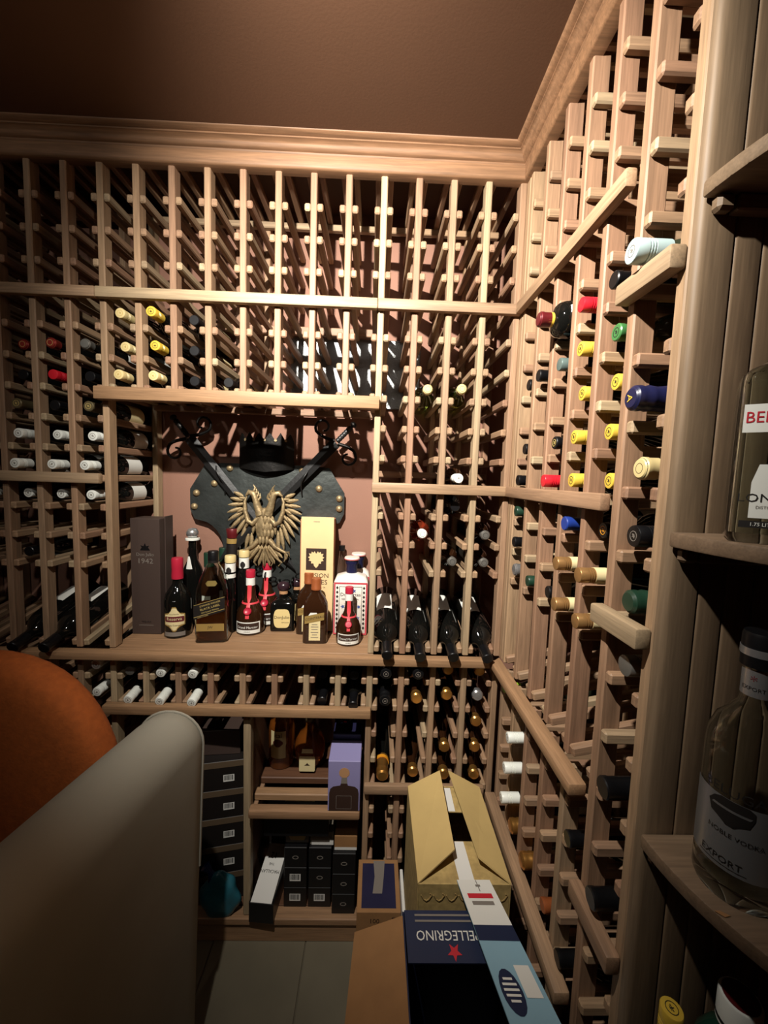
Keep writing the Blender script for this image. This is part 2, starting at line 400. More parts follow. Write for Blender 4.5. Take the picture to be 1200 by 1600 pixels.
piece('rail', RH, .03, .517, -.032, -.0005, zr(20)-.016, zr(20)+.012, 'wood_x', .004, seg=2)
# single-column rack of wider bays before the end panel
RI = thing('wine_rack', 'single-column rack of large bays beside the shelf end panel', 'wine rack', (XR, 0, 0), RROT)
def zb(m): return 2.355 - .1047*m
for u in (.527, .632):
    post(RI, u, 0, TOPZ, w=.0195)
for m_ in range(0, 22):
    cleat(RI, .527, 1, zb(m_), .0195); cleat(RI, .632, -1, zb(m_), .0195)
for m_ in (5, 10, 15): rail(RI, .5185, .641, zb(m_)+.002, h=.032, t=.024)
for z in (2.2, 1.95, 1.7, 1.45, 1.2, .95): piece('back_rail', RI, .537, .622, .232, .2515, z-.011, z+.011, 'wood_x')

# counter nosing, table board, ledge on the right wall
LG = thing('counter_ledge', 'long light wooden counter ledge running along both racks', 'ledge')
piece('nosing', LG, LEFTX, XR-.036, -.034, .0, .9605, .9845, 'trim_x', .004, seg=2)
b = MB().slab([(XR-.036+.0005, -.034), (XR+.0, .0), (XR+.0, -.515), (XR-.034, -.515)], .9605, .9845)
obj('nosing', b.mesh('nosing', 'trim_y', 40, .004, 2), LG)
TB = thing('table_board', 'wooden table board in the niche under the liquor bottles', 'table board')
for i in range(4):
    y0 = .0005 + i*.072
    piece('plank', TB, 2*S-PW/2+.0, 10*S+PW/2, y0, y0+.0715, .966, CT-.001, 'trim_x', .0012)

# open cabinet below the two-row rack
CB = thing('open_cabinet', 'open wooden cabinet holding boxes and bottles under the two-row rack', 'cabinet')
piece('divider_stile', CB, .594, .617, -.002, .03, .091, .786, 'wood_z', .003)
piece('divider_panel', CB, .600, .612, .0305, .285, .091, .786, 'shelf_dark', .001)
piece('kick_board', CB, 2*S, .975, -.004, .012, .0, .066, 'trim_x', .002)
piece('base_rail', CB, 2*S, .975, -.012, .03, .0665, .0905, 'trim_x', .003)
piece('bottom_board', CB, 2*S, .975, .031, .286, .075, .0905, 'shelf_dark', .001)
piece('slat', CB, .618, .966, -.032, .0, .456, .484, 'trim_x', .006, seg=2)
piece('slat', CB, .618, .966, .036, .068, .460, .484, 'trim_x', .003)
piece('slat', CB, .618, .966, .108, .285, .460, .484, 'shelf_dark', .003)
for x in (.618, .95): piece('slide', CB, x, x+.014, .0005, .285, .440, .4595, 'wood_y', .002)

# corner shelf unit on the right: tongue-and-groove end panel and quarter-round shelves
CU = thing('corner_shelf_unit', 'tongue and groove end panel carrying quarter-round corner shelves', 'shelf unit')
x = XR; ws = [.047, .037, .040, .040, .040, .040, .040]
for i, wd in enumerate(ws):
    prof = []
    t0 = -.6575; r_ = .010 if i == 0 else .004
    for k in range(5): a = PI/2*k/4; prof.append((x + r_ - r_*math.cos(a), t0 + r_ - r_*math.sin(a)))
    for k in range(3): a = PI/2*k/2; prof.append((x + wd - .0012 - .002 + .002*math.sin(a), t0 + .002 - .002*math.cos(a)))
    prof += [(x+wd-.0012, -.644), (x, -.644)]
    obj('plank', MB().slab(prof, 0, TOPZ+.03).mesh('plank', 'panel_z', 40), CU)
    x += wd
for zt in (1.912, 1.469, 1.028, .590):
    out = [(WALLX-.001, -.6585)]
    R_ = WALLX - XR + .002
    for k in range(25):
        a = PI/2*k/24; out.append((WALLX - R_*math.cos(a)*(1 if k < 24 else 0) - .001, -.6585 - R_*math.sin(a)))
    obj('shelf', MB().slab(out, zt-.020, zt).mesh('shelf', 'panel_x', 40, .003, 2), CU)
    piece('shelf_cleat', CU, XR+.008, XR+.03, -.674, -.6585, zt-.040, zt-.0205, 'panel_x', .004)
    piece('shelf_cleat', CU, XR+.032, WALLX-.005, -.674, -.6585, zt-.040, zt-.0205, 'panel_x', .002)

# ================================================================== bottles lying in the racks
SHAPES = {   # body profile (radius, height) for a bottle of height 1, radius scale separate
 'bordeaux': (.265, .0335, [(0,.02),(.6,.012),(.88,0),(1,.016),(1,.645),(.95,.68),(.78,.725),(.52,.765),(.40,.80),(.375,.84),(.372,.965),(.40,.968),(.40,.99),(0,.992)]),
 'burgundy': (.265, .0355, [(0,.02),(.6,.012),(.88,0),(1,.016),(1,.50),(.95,.56),(.80,.64),(.58,.72),(.44,.78),(.36,.84),(.345,.965),(.375,.968),(.375,.99),(0,.992)]),
 'champagne': (.278, .0385, [(0,.02),(.6,.012),(.88,0),(1,.018),(1,.46),(.94,.53),(.78,.62),(.56,.71),(.43,.78),(.37,.85),(.37,.965),(.42,.97),(.42,.99),(0,.992)]),
 'flagon': (.25, .0395, [(0,.02),(.6,.012),(.88,0),(1,.02),(1,.74),(.97,.785),(.88,.825),(.70,.85),(.45,.862),(.37,.87),(.36,.97),(.37,.972),(.37,.99),(0,.992)]),
 'magnum': (.330, .0455, [(0,.02),(.6,.012),(.88,0),(1,.016),(1,.60),(.97,.645),(.86,.69),(.62,.735),(.42,.77),(.34,.80),(.31,.86),(.30,.965),(.33,.968),(.33,.99),(0,.992)]),
}
def bottle_mesh(shape, gl, k=1.0):
    key = ('bm', shape, gl, round(k, 3))
    if key not in _cache:
        h, r, pr = SHAPES[shape]
        _cache[key] = MB().lathe([(a*r, z*h*k) for a, z in pr], 28).mesh('glass', gl, 50)
    return _cache[key]
def capsule_mesh(shape, kind, m, k=1.0):
    key = ('cap', shape, kind, m, round(k, 3))
    if key in _cache: return _cache[key]
    h, r, pr = SHAPES[shape]; h *= k
    rn = max(a for a, z in pr if z > .9)*r + .0009
    top = h*.992 + .0012
    if kind == 'screw':
        p = [(rn-.0006, top-.052), (rn, top-.052)]
        p += [(rn, top-.030)]
        for q in (.026, .022, .018): p += [(rn, top-q-.0014), (rn-.0015, top-q-.0007), (rn-.0015, top-q), (rn, top-q+.0008)]
        p += [(rn, top-.0018), (rn-.0008, top-.0004), (rn-.0022, top), (0, top)]
    elif kind == 'foil':
        p = [(rn-.0006, top-.050), (rn-.0002, top-.050), (rn-.0004, top-.012), (rn+.0004, top-.010), (rn+.0004, top-.0018), (rn-.0012, top), (0, top)]
    elif kind == 'short':
        p = [(rn-.0006, top-.026), (rn-.0002, top-.026), (rn-.0002, top-.012), (rn+.0006, top-.010), (rn+.0006, top-.004), (rn-.003, top), (0, top+.0008)]
    else:                                     # domed champagne foil
        p = [(rn+.006, top-.078), (rn+.0035, top-.06), (rn+.0008, top-.038), (rn+.0016, top-.030), (rn+.0026, top-.024), (rn+.0008, top-.020), (rn+.0022, top-.012), (rn+.0014, top-.004), (rn-.003, top), (0, top+.001)]
    _cache[key] = MB().lathe(p, 24).mesh('capsule', m, 35)
    return _cache[key]
def ring_emblem(m):
    key = ('emb', m)
    if key not in _cache:
        b = MB().lathe([(.0072, 0), (.0082, 0), (.0082, .0004), (.0072, .0004), (.0072, 0)], 20)
        b.box(-.003, .003, -.0006, .0006, 0, .0004); b.box(-.0006, .0006, -.0042, .0042, 0, .0004)
        b.box(-.0024, -.0014, -.003, .003, 0, .0004)
        _cache[key] = b.mesh('emblem', m)
    return _cache[key]
def label_mesh(shape, m, k=1.0, span=1.15):
    key = ('lab', shape, m, round(k, 3), span)
    if key not in _cache:
        h, r, pr = SHAPES[shape]; rr = r+.0004
        b = patch(cyl(rr), [(-span*rr, span*rr, h*k*.16), (-span*rr, span*rr, h*k*.44)], 14)
        me = bpy.data.meshes.new('label'); me.from_pydata(b.v, [], b.f); me.update(); me.shade_smooth(); me.materials.append(M[m]); _cache[key] = me
    return _cache[key]
STY = {  # words, glass, capsule material, capsule kind, label, emblem, shape
 'white': ('dark bottle with white screw cap', 'glass_dark', 'cap_white', 'screw', 'label_white', 'ink_grey', 'burgundy'),
 'dim': ('dark bottle with dull grey cap', 'glass_olive', 'cap_grey', 'screw', 'label_white', None, 'burgundy'),
 'yellow': ('dark bottle with yellow screw cap', 'glass_dark', 'cap_yellow', 'screw', 'label_white', 'ink', 'burgundy'),
 'cream': ('dark bottle with cream ribbed cap', 'glass_dark', 'cap_cream', 'screw', 'label_white', 'ink_gold', 'burgundy'),
 'red': ('dark bottle with red capsule', 'glass_dark', 'cap_red', 'screw', 'label_cream', None, 'bordeaux'),
 'redfoil': ('dark bottle with reddish foil cap', 'glass_dark', 'cap_redfoil', 'short', 'label_cream', 'ink_gold', 'bordeaux'),
 'greyfoil': ('dark bottle with grey foil cap', 'glass_dark', 'cap_grey', 'short', 'label_white', None, 'bordeaux'),
 'grey': ('dark bottle with grey capsule', 'glass_brown', 'cap_grey', 'short', 'label_white', 'ink', 'bordeaux'),
 'dark': ('dark bottle with dark capsule', 'glass_dark', 'cap_black', 'foil', 'label_cream', None, 'bordeaux'),
 'black': ('dark bottle with black capsule', 'glass_dark', 'cap_black', 'foil', 'label_white', None, 'bordeaux'),
 'blackscrew': ('dark bottle with ridged black cap', 'glass_dark', 'cap_black', 'screw', None, 'ink_grey', 'champagne'),
 'blackgold': ('dark bottle with gold-rimmed capsule', 'glass_dark', 'cap_black', 'foil', 'label_cream', 'ink_gold', 'bordeaux'),
 'darkgold': ('dark bottle with dull gold cap', 'glass_dark', 'cap_darkgold', 'foil', 'label_cream', 'ink_gold', 'bordeaux'),
 'green': ('pale green glass bottle', 'glass_green', 'cap_cream', 'short', None, 'ink_brown', 'burgundy'),
 'whiteclear': ('red wine bottle with white cap', 'glass_brown', 'cap_white', 'screw', None, 'ink_grey', 'bordeaux'),
 'rose': ('amber rose bottle with white cap', 'glass_rose', 'cap_white', 'short', None, 'cap_green', 'bordeaux'),
 'gold': ('dark bottle with gold foil tip', 'glass_brown', 'cap_gold', 'short', None, None, 'champagne'),
 'silver': ('dark bottle with silver foil tip', 'glass_brown', 'cap_silver', 'short', None, None, 'champagne'),
 'champ': ('gold-foiled champagne with orange neck tag', 'glass_dark', 'cap_gold', 'dome', None, None, 'champagne'),
 'teal': ('dark bottle with grey-green capsule', 'glass_dark', 'cap_teal', 'screw', 'label_white', None, 'bordeaux'),
 'greencap': ('dark bottle with green capsule', 'glass_olive', 'cap_green', 'foil', 'label_yellow', 'ink', 'bordeaux'),
 'dkgreen': ('dark bottle with deep green capsule', 'glass_dark', 'cap_dkgreen', 'screw', 'label_white', None, 'bordeaux'),
 'blue': ('dark bottle with blue capsule', 'glass_dark', 'cap_blue', 'foil', 'label_white', None, 'bordeaux'),
 'emblem': ('black bottle with orange emblem', 'glass_dark', 'cap_black', 'foil', 'label_cream', 'cap_orange', 'bordeaux'),
 'goldlab': ('bottle with ridged brass capsule', 'glass_dark', 'cap_brass', 'screw', 'label_cream', None, 'burgundy'),
 'lime': ('bottle with lime green capsule', 'glass_olive', 'cap_lime', 'screw', None, None, 'burgundy'),
 'goldfoil': ('champagne bottle with crinkled gold foil', 'glass_olive', 'cap_gold', 'dome', None, None, 'champagne'),
 'amber': ('amber bottle with brown end', 'glass_amber', 'cap_copper', 'foil', None, None, 'bordeaux'),
 'maroonmag': ('squat black bottle with maroon cap, yellow collar', 'glass_dark', 'cap_maroon', 'short', None, None, 'flagon'),
 'magnum': ('large black magnum bottle with long black neck', 'glass_dark', 'cap_black', 'foil', 'label_white', None, 'magnum'),
 'pale': ('large bottle with pale blue-white screw cap', 'glass_olive', 'cap_pale', 'screw', 'label_white', 'ink_grey', 'champagne'),
 'navyA': ('champagne bottle with navy foil lettered A', 'glass_dark', 'cap_navy', 'dome', 'label_yellow', 'ink_gold', 'champagne'),
 'goldchamp': ('large bottle with pale gold cap', 'glass_olive', 'cap_cream', 'short', 'label_yellow', 'ink_brown', 'champagne'),
 'foilneck': ('champagne bottle with dark green crinkled foil', 'glass_olive', 'cap_dkgreen', 'dome', None, None, 'champagne'),
}
def make_bottle(style, where, base, tip_dir, hmax=None, spin=None, group=None, name=None, label=None, shape=None):
    wd, gl, cm, ck, lb, em, sh = STY[style]
    sh = shape or sh
    h = SHAPES[sh][0]; k = 1.0 if not hmax or h <= hmax else hmax/h
    q = Vector(tip_dir).to_track_quat('Z', 'Y')
    sp = random.uniform(0, 2*PI) if spin is None else spin
    t = thing(name or ('champagne_bottle' if sh == 'champagne' else 'flagon_bottle' if sh == 'flagon' else 'magnum_bottle' if sh == 'magnum' else 'wine_bottle'),
              label or (wd + ', ' + where), 'bottle', base, (0,0,0), group)
    t.rotation_mode = 'XYZ'; t.rotation_euler = q.to_euler()
    obj('glass', bottle_mesh(sh, gl, k), t)
    c = obj('capsule', capsule_mesh(sh, ck, cm, k), t, rot=(0, 0, sp))
    if em: obj('emblem', ring_emblem(em), c, (0, 0, h*k*.992+.0012), (0, 0, sp))
    if lb: obj('label', label_mesh(sh, lb, k, .6 if sh == 'magnum' else 1.15), t, rot=(0, 0, sp))
    if style == 'champ':
        obj('neck_tag', MB().lathe([(.0185, .205), (.0225, .205), (.0225, .216), (.0185, .216), (.0185, .205)], 20).mesh('neck_tag', 'cap_orange', 40), t)
    if style == 'maroonmag':
        obj('collar', MB().lathe([(.0142, .2175), (.0152, .2175), (.0152, .230), (.0142, .230), (.0142, .2175)], 20).mesh('collar', 'cap_yellow', 40), t)
        o = part_patch('crest', t, lambda x, z: (.0355*math.sin(x/.0355), -(.0405-(z-.19)*.55)*math.cos(x/.0355), z), [(-.004, .004, .184), (-.009, .009, .190), (-.009, .009, .200), (-.004, .004, .206)], 'label_white'); o.rotation_euler.z = PI/2+.3
    if style == 'goldlab':
        obj('paper_band', MB().lathe([(.0138, .212), (.0148, .212), (.0148, .236), (.0138, .236), (.0138, .212)], 20).mesh('paper_band', 'label_cream', 40), t)
    return t
ORD = ['first', 'second', 'third', 'fourth', 'fifth', 'sixth', 'seventh', 'eighth']
def rest(style, gap=.0235, sh=None):
    r = SHAPES[sh or STY[style][6]][1]
    return CH/2 + math.sqrt(max(r*r-gap*gap, 1e-6))
def rowwords(j):
    return {4: 'top row under upper rail', 5: 'second row under upper rail', 6: 'third row under upper rail', 7: 'second row above middle rail',
            8: 'row above middle rail', 9: 'row lying on middle rail', 10: 'row below middle rail', 11: 'second row below middle rail', 12: 'third row below middle rail',
            16: 'top row under counter', 17: 'second row under counter', 18: 'third row under counter', 19: 'fourth row under counter', 20: 'row on lower rail', 21: 'row under lower rail'}[j]
def colwords(k, j):
    if j >= 16: return ORD[k-2] + ' column, two-row rack' if k < 10 else ORD[k-10] + ' column beside cabinet'
    if k < 2: return ORD[1-k] + ' column left of niche'
    if k < 10: return ORD[k-2] + ' column above niche'
    return ORD[k-10] + ' column right of niche'
BACK = [(-1,5,.020,'redfoil'),(0,5,-.004,'redfoil'),(1,5,-.008,'greyfoil'),(-1,6,.018,'dark'),(0,6,.002,'red'),(1,6,.010,'black'),
 (-1,7,-.008,'darkgold'),(0,7,.004,'dark'),(1,7,0,'darkgold'),(-1,8,-.006,'white'),(0,8,.010,'white'),(1,8,.014,'white'),
 (-1,9,-.022,'white'),(0,9,-.014,'white'),(1,9,-.022,'white'),(-2,10,.018,'white'),(-1,10,.018,'white'),(0,10,.016,'white'),(1,10,0,'white'),
 (2,4,-.002,'cream'),(3,4,-.024,'yellow'),(2,5,.018,'cream'),(3,5,-.006,'yellow'),(2,6,-.016,'cream'),(3,6,-.018,'cream'),
 (4,4,.02,'dark'),(4,5,.02,'dark'),(4,6,.02,'dark'),(5,6,.022,'dark'),(-1,12,.010,'dark'),
 (11,6,.022,'green'),(12,6,.002,'green'),(12,9,-.008,'whiteclear'),(12,10,.020,'dark'),(11,11,.010,'rose'),(13,11,.020,'grey'),(12,12,.024,'grey'),(13,12,.02,'grey'),
 (10,16,-.03,'blackscrew'),(11,16,-.028,'blackscrew'),(10,17,-.028,'blackscrew'),(12,16,.004,'gold'),(13,16,0,'gold'),(11,17,-.014,'gold'),(12,17,.008,'gold'),
 (13,17,.008,'silver'),(13,18,.008,'gold'),(12,19,.006,'gold'),(13,19,.008,'gold'),(10,20,-.012,'champ'),(11,20,.006,'gold'),(12,20,-.002,'gold'),(13,20,0,'gold')]
for k, j, v, st in BACK:
    g = 'wine bottles in the back racks'
    make_bottle(st, rowwords(j) + ', ' + colwords(k, j), ((k+.5)*S, 0, zr(j)+rest(st)), (0, -1, 0), .284-v, group=g, spin=(PI/2+.45 if k in (1, 4, 5) else None)).location.y = min(.285, v + SHAPES[STY[st][6]][0])
# two-row rack: bottles slope forward
for k, j, v, st in [(2,16,.0,'dim'),(3,16,-.008,'white'),(4,16,-.012,'white'),(2,17,-.012,'white'),(3,17,-.018,'white'),(4,17,-.022,'white'),
                    (8,16,.01,'dark'),(9,16,.006,'dark'),(8,17,.006,'dark'),(9,17,-.016,'dark')]:
    z1 = zr(j) + rest(st) + (.006 if j == 16 else .014); z0 = zr(j) + rest(st) - .024
    L = min(SHAPES[STY[st][6]][0], .284-v); d = Vector((0, -L, z0-z1)).normalized()
    make_bottle(st, rowwords(j) + ', ' + colwords(k, j), ((k+.5)*S, v+L*.995, z1+.004), d, .283-v, group='wine bottles in the two-row rack')
# white-foiled bottles glimpsed beside the orange chair
for i, z in enumerate((zr(16), zr(17))):
    make_bottle('white', '', (1.5*S, .262, z+rest('white')), (0, -1, 0), group='bottles beside the orange chair',
                label=['bottle with white cap just under the counter beside the orange chair', 'bottle with white cap, lower of two beside the orange chair'][i])
# magnums tilted on the display row
for i, (k, tipx, dz) in enumerate([(10, 0, 0), (11, .0, -.004), (12, .0, -.002), (13, .004, -.004), (-1, 0, 0), (0, -.01, 0)]):
    b0 = Vector(((k+.5)*S, .262, 1.088+dz)); tp = Vector(((k+.5)*S+tipx, -.06, 1.006+dz))
    b0 = tp + (b0-tp).normalized()*.330
    make_bottle('magnum', '', tuple(b0), (tp-b0).normalized(), spin=PI+.2, group='magnums on the sloped display row',
                label=('large black magnum on display row, %s column right of niche' % ORD[k-10]) if k >= 10 else 'large black magnum on display row, %s column left of niche' % ORD[1-k])
# right wall
RIGHT = [(2,5,-.056,'maroonmag'),(3,5,-.011,'red'),(3,6,-.006,'yellow'),(3,7,.004,'yellow'),(3,8,-.006,'yellow'),(3,9,-.005,'yellow'),(2,6,-.002,'teal'),(1,6,-.009,'black'),
 (0,6,.005,'black'),(2,8,-.001,'blackgold'),(0,8,.005,'black'),(0,9,-.009,'black'),(2,9,-.021,'red'),(4,5,-.006,'black'),(4,6,.006,'greencap'),(4,7,.012,'yellow'),(4,8,.007,'yellow'),
 (4,9,.014,'yellow'),(0,10,-.009,'dkgreen'),(0,11,-.009,'black'),(0,12,-.004,'silver'),(1,12,-.003,'dkgreen'),(3,10,-.013,'blue'),(4,10,.011,'emblem'),(2,12,.007,'dark'),
 (3,11,-.025,'goldlab'),(3,12,-.023,'goldlab'),(4,11,-.029,'goldlab'),(4,12,-.028,'goldlab'),(0,16,-.013,'lime'),(1,17,-.029,'white'),(1,18,-.033,'white'),(1,19,-.036,'white'),
 (1,20,-.007,'goldfoil'),(2,20,-.013,'goldfoil'),(4,17,-.010,'dark'),(4,20,-.012,'dark'),(3,20,.0,'amber')]
for c, j, v, st in RIGHT:
    sh = STY[st][6]; hm = .284-v; L = min(SHAPES[sh][0], hm)
    make_bottle(st, rowwords(j) + ', ' + ('corner' if c == 0 else ORD[c]) + ' right-wall column', (XR+v+L, -(.0847+c*S), zr(j)+rest(st)), (-1, 0, 0), hm,
                spin=PI/2+.3, group='wine bottles in the right wall rack')
for m_, v, st, lab in [(5, -.040, 'pale', 'bottle with pale blue-white cap lying on stub rail beside end panel'), (7, -.023, 'navyA', 'champagne bottle with navy foil lettered A in large bay'),
                  (8, .0, 'goldchamp', 'bottle with pale gold cap in large bay under the navy foiled one'), (9, .0, 'blackscrew', 'black bottle with ridged cap, bay beside the middle rail end'),
                  (10, -.0, 'foilneck', 'champagne bottle in dark crinkled foil on lower stub rail'), (11, .004, 'dim', 'dim bottle one bay below the lower stub rail'),
                  (13, -.015, 'dark', 'dark bottle in large bay level with the ledge end'), (15, -.02, 'magnum', 'black magnum lying on bottom stub rail near the end panel')]:
    sh = 'champagne' if st != 'magnum' else 'magnum'
    L = min(SHAPES[sh][0], .284-v)
    t = make_bottle(st, '', (XR+v+L, -.5795, zb(m_)+rest(st, .026, sh)), (-1, 0, 0), .284-v, group='bottles in the large bays', label=lab, shape=sh, spin=PI/2+.3)
    if st == 'navyA': lettering(t, [('A', .017, 0, 0)], lambda x, y, L=L: (y, x, L*.992+.0028), 'cap_yellow')

# ================================================================== wall shield with crossed swords
SX, SY = .594, .262                          # shield centre and the plane of its plate
SH = thing('mounted_shield', 'black steel shield with crossed swords, crown and brass double-headed eagle', 'shield', (SX, SY, 1.30))
half = [(0, .262), (.07, .262), (.16, .262), (.222, .256), (.250, .21), (.278, .166), (.278, .092), (.262, .058)]
for k in range(1, 8):                        # concave lower ear
    a = PI/2*k/7; half.append((.262 - .105*math.sin(a), .058 - .105*(1-math.cos(a))))
half += [(.150, -.10), (.135, -.16), (.10, -.215), (.05, -.25), (0, -.265)]
out = half + [(-x, z) for x, z in half[::-1] if x > 1e-6]
b = MB(); n = len(out)
f = lambda x, z: -.012*(1-min(1, (x/.3)**2))  # gentle bow towards the room
vs = [(x, f(x, z), z) for x, z in out] + [(x*.5, f(x*.5, z)-.002, z*.5) for x, z in out] + [(0, f(0, 0)-.003, 0)]
fs = [(i, (i+1) % n, n+(i+1) % n, n+i) for i in range(n)] + [(n+i, n+(i+1) % n, 2*n) for i in range(n)]
m0 = len(vs); vs += [(x, .006+f(x, z), z) for x, z in out]
fs += [(i, m0+i, m0+(i+1) % n, (i+1) % n) for i in range(n)] + [tuple(m0+i for i in range(n))]
b.add(vs, fs); obj('plate', b.mesh('plate', 'shield_steel', 35), SH)
b = MB().lathe([(.0125, 0), (.0115, .003), (.008, .0065), (.004, .0085), (0, .009)], 14).mesh('stud', 'brass_antique', 60)
for x, z in [(-.254, .152), (-.262, .103), (-.188, .188), (-.132, .245), (.126, .243), (.186, .181), (.260, .147), (.260, .110), (-.128, .02), (.165, -.06)]:
    obj('stud', b, SH, (x, f(x, z)-.0015, z), (PI/2, 0, 0))
# crown: a curved black band with zigzag top and pierced points
b = MB(); nn = 40; cw = .112; R0 = .125
def cpt(t, z, dr=0): a = (t-.5)*1.9; return ((R0+dr)*math.sin(a)*.95, -(R0+dr)*math.cos(a)*.62 + .03, z)
top = []; bot = []
for i in range(nn+1):
    t = i/nn; zz = .372 - .028*abs(((t*6) % 1.0)-.5)*2
    top.append(zz); bot.append(.235 + .012*abs(t-.5)*2)
vs = []; fs = []
for lay, dr in ((0, 0), (1, -.003)):
    for i in range(nn+1): vs.append(cpt(i/nn, bot[i], dr)); vs.append(cpt(i/nn, top[i], dr))
q = 2*(nn+1)
for i in range(nn):
    a = 2*i; fs += [(a, a+2, a+3, a+1), (q+a, q+a+1, q+a+3, q+a+2), (a+1, a+3, q+a+3, q+a+1), (a, q+a, q+a+2, a+2)]
cr = obj('crown', b.add(vs, fs).mesh('crown', 'iron', 40), SH)
hm = MB().lathe([(0, 0), (.005, 0), (.005, .0012), (0, .0014)], 12).mesh('pierced_stud', 'brass_antique', 50)
for i in range(5):
    t = (i+1)/6; x, y, z = cpt(t, .346, .0006); obj('pierced_stud', hm, cr, (x, y, z), (PI/2, 0, (t-.5)*1.9))
for x in (-.032, .026):
    obj('screw', MB().tube([(0, 0, 0), (0, -.008, -.004), (0, -.010, -.022)], .0028, 8).mesh('screw', 'blade_steel', 40), SH, (x, -.016, .262))
# swords
def sword(hx, hz, ex, ez, y, flip):
    d = Vector((ex-hx, 0, ez-hz)); L = d.length; ang = math.atan2(d.x, -d.z)   # local -z runs along the blade
    s = obj('sword', None, SH, (hx, y, hz), (0, -ang, 0))
    bw = .0195
    prof = [(-bw, 0), (0, -.0045), (bw, 0), (0, .0045)]
    r0 = [(a, c, 0) for a, c in prof]; r1 = [(a*.8, c, -L*.9) for a, c in prof]; r2 = [(a*.02, c*.1, -L) for a, c in prof]
    obj('blade', MB().loops([r0, r1, r2]).mesh('blade', 'blade_steel', 20), s)
    p = [(.009*(1+.10*math.sin(k*2.2)), .008 + .0036*k) for k in range(20)]
    obj('grip', MB().lathe([(0, .004)] + p + [(0, .08)], 12).mesh('grip', 'blade_steel' if flip > 0 else 'iron', 50), s)
    obj('pommel', MB().ball((0, 0, .088), .012, 12, 8, 1, 1, .8).mesh('pommel', 'iron', 60), s)
    # S-shaped quillons with curled ends
    for sg in (1, -1):
        pts = []
        for k in range(26):
            t = k/25
            if t < .45: u = t/.45; pts.append((sg*(.008 + .060*u), -.002, sg*flip*.022*math.sin(u*PI*.5) + .002))
            else:
                u = (t-.45)/.55; a = u*PI*1.75; r_ = .030*(1-.55*u)
                pts.append((sg*(.068 + r_*math.sin(a)*1.0), -.002-.003*u, sg*flip*(.022 - .030 + r_*math.cos(a) + 0*u)))
        obj('guard', MB().tube(pts, [.0065 - .0028*k/25 for k in range(26)], 8).mesh('guard', 'iron', 60), s)
    return s
sword(-.265, .345, .112, -.118, -.030, -1)
sword(.246, .345, -.165, -.090, -.036, 1)
for x, z, sg in ((-.165, .205, 1), (.145, .205, -1)):
    obj('wire_loop', MB().tube([(x-.012*sg, -.02, z+.055), (x-.002*sg, -.047, z+.03), (x+.014*sg, -.05, z+.004), (x+.020*sg, -.03, z-.018), (x+.018*sg, -.02, z-.05)], .0026, 6).mesh('wire_loop', 'blade_steel', 60), SH)
# eagle: body, heads, legs; every feather is a piece of its own
EG = obj('eagle', MB().add([], []).ball((0, -.040, .045), .034, 16, 12, .95, .55, 1.9).mesh('eagle', 'brass_antique', 60), SH)
b = MB()
for sg in (-1, 1):                           # necks, heads, beaks and crests
    b.tube([(sg*.012, -.042, .085), (sg*.024, -.046, .115), (sg*.030, -.047, .140), (sg*.036, -.047, .158), (sg*.052, -.047, .163), (sg*.064, -.046, .150)], [.017, .013, .011, .012, .010, .003], 10)
    for k in range(4):
        b.tube([(sg*(.024+.004*k), -.047, .128+.012*k), (sg*(.012+.006*k), -.048, .146+.011*k), (sg*(.014+.008*k), -.046, .160+.010*k)], [.005, .0045, .001], 6)
obj('heads', b.mesh('heads', 'brass_antique', 60), EG)
fe = MB()
rings = []
for t, w_, th in [(0, .15, .3), (.12, .7, .8), (.35, 1, 1), (.65, .9, .9), (.88, .5, .6), (1, .04, .2)]:
    rings.append([(math.cos(2*PI*k/8)*w_*.0075, math.sin(2*PI*k/8)*th*.004, -t) for k in range(8)])
fm = fe.loops(rings).mesh('feather', 'brass_antique', 50)
def feather(x, z, ang, L, y=-.040, wd=1.0):
    o = obj('feather', fm, EG, (x, y, z), (0, ang, 0)); o.scale = (wd, 1, L); return o
for sg in (-1, 1):
    for k in range(10):                      # primaries hanging from the wing arc
        t = k/9; ax = sg*(.046 + .032*math.sin(t*PI*.7)); az = .028 + .118*t
        feather(ax, az, -sg*(.04 + 1.95*t**1.2), .092 - .052*t, -.034 - .001*k, 1.0)
    for k in range(6):                       # coverts
        t = k/5; ax = sg*(.036 + .034*math.sin(t*PI*.7)); az = .055 + .085*t
        feather(ax, az, -sg*(.1 + 1.5*t), .042 - .014*t, -.043, .8)
    obj('wing_arm', MB().tube([(sg*.022, -.044, .070), (sg*.040, -.047, .050), (sg*.056, -.047, .062), (sg*.066, -.046, .095), (sg*.068, -.044, .130), (sg*.060, -.042, .152)], [.010, .010, .009, .008, .006, .003], 8).mesh('wing_arm', 'brass_antique', 60), EG)
    obj('leg', MB().tube([(sg*.018, -.043, -.005), (sg*.040, -.046, -.030), (sg*.062, -.047, -.042), (sg*.078, -.047, -.050)], [.011, .008, .006, .005], 8).mesh('leg', 'brass_antique', 60), EG)
    for k in range(3):
        obj('claw', MB().tube([(sg*.076, -.047, -.049), (sg*(.090-.006*k), -.050, -.046-.012*k), (sg*(.092-.010*k), -.050, -.062-.010*k)], [.0045, .004, .0008], 6).mesh('claw', 'brass_antique', 60), EG)
for row in range(5):                         # breast scales
    for k in range(-2, 3):
        if abs(k) + (row > 3) < 3:
            feather((k+.5*(row % 2))*.012, .105 - row*.024, 0, .030, -.057 + .004*abs(k), .85)
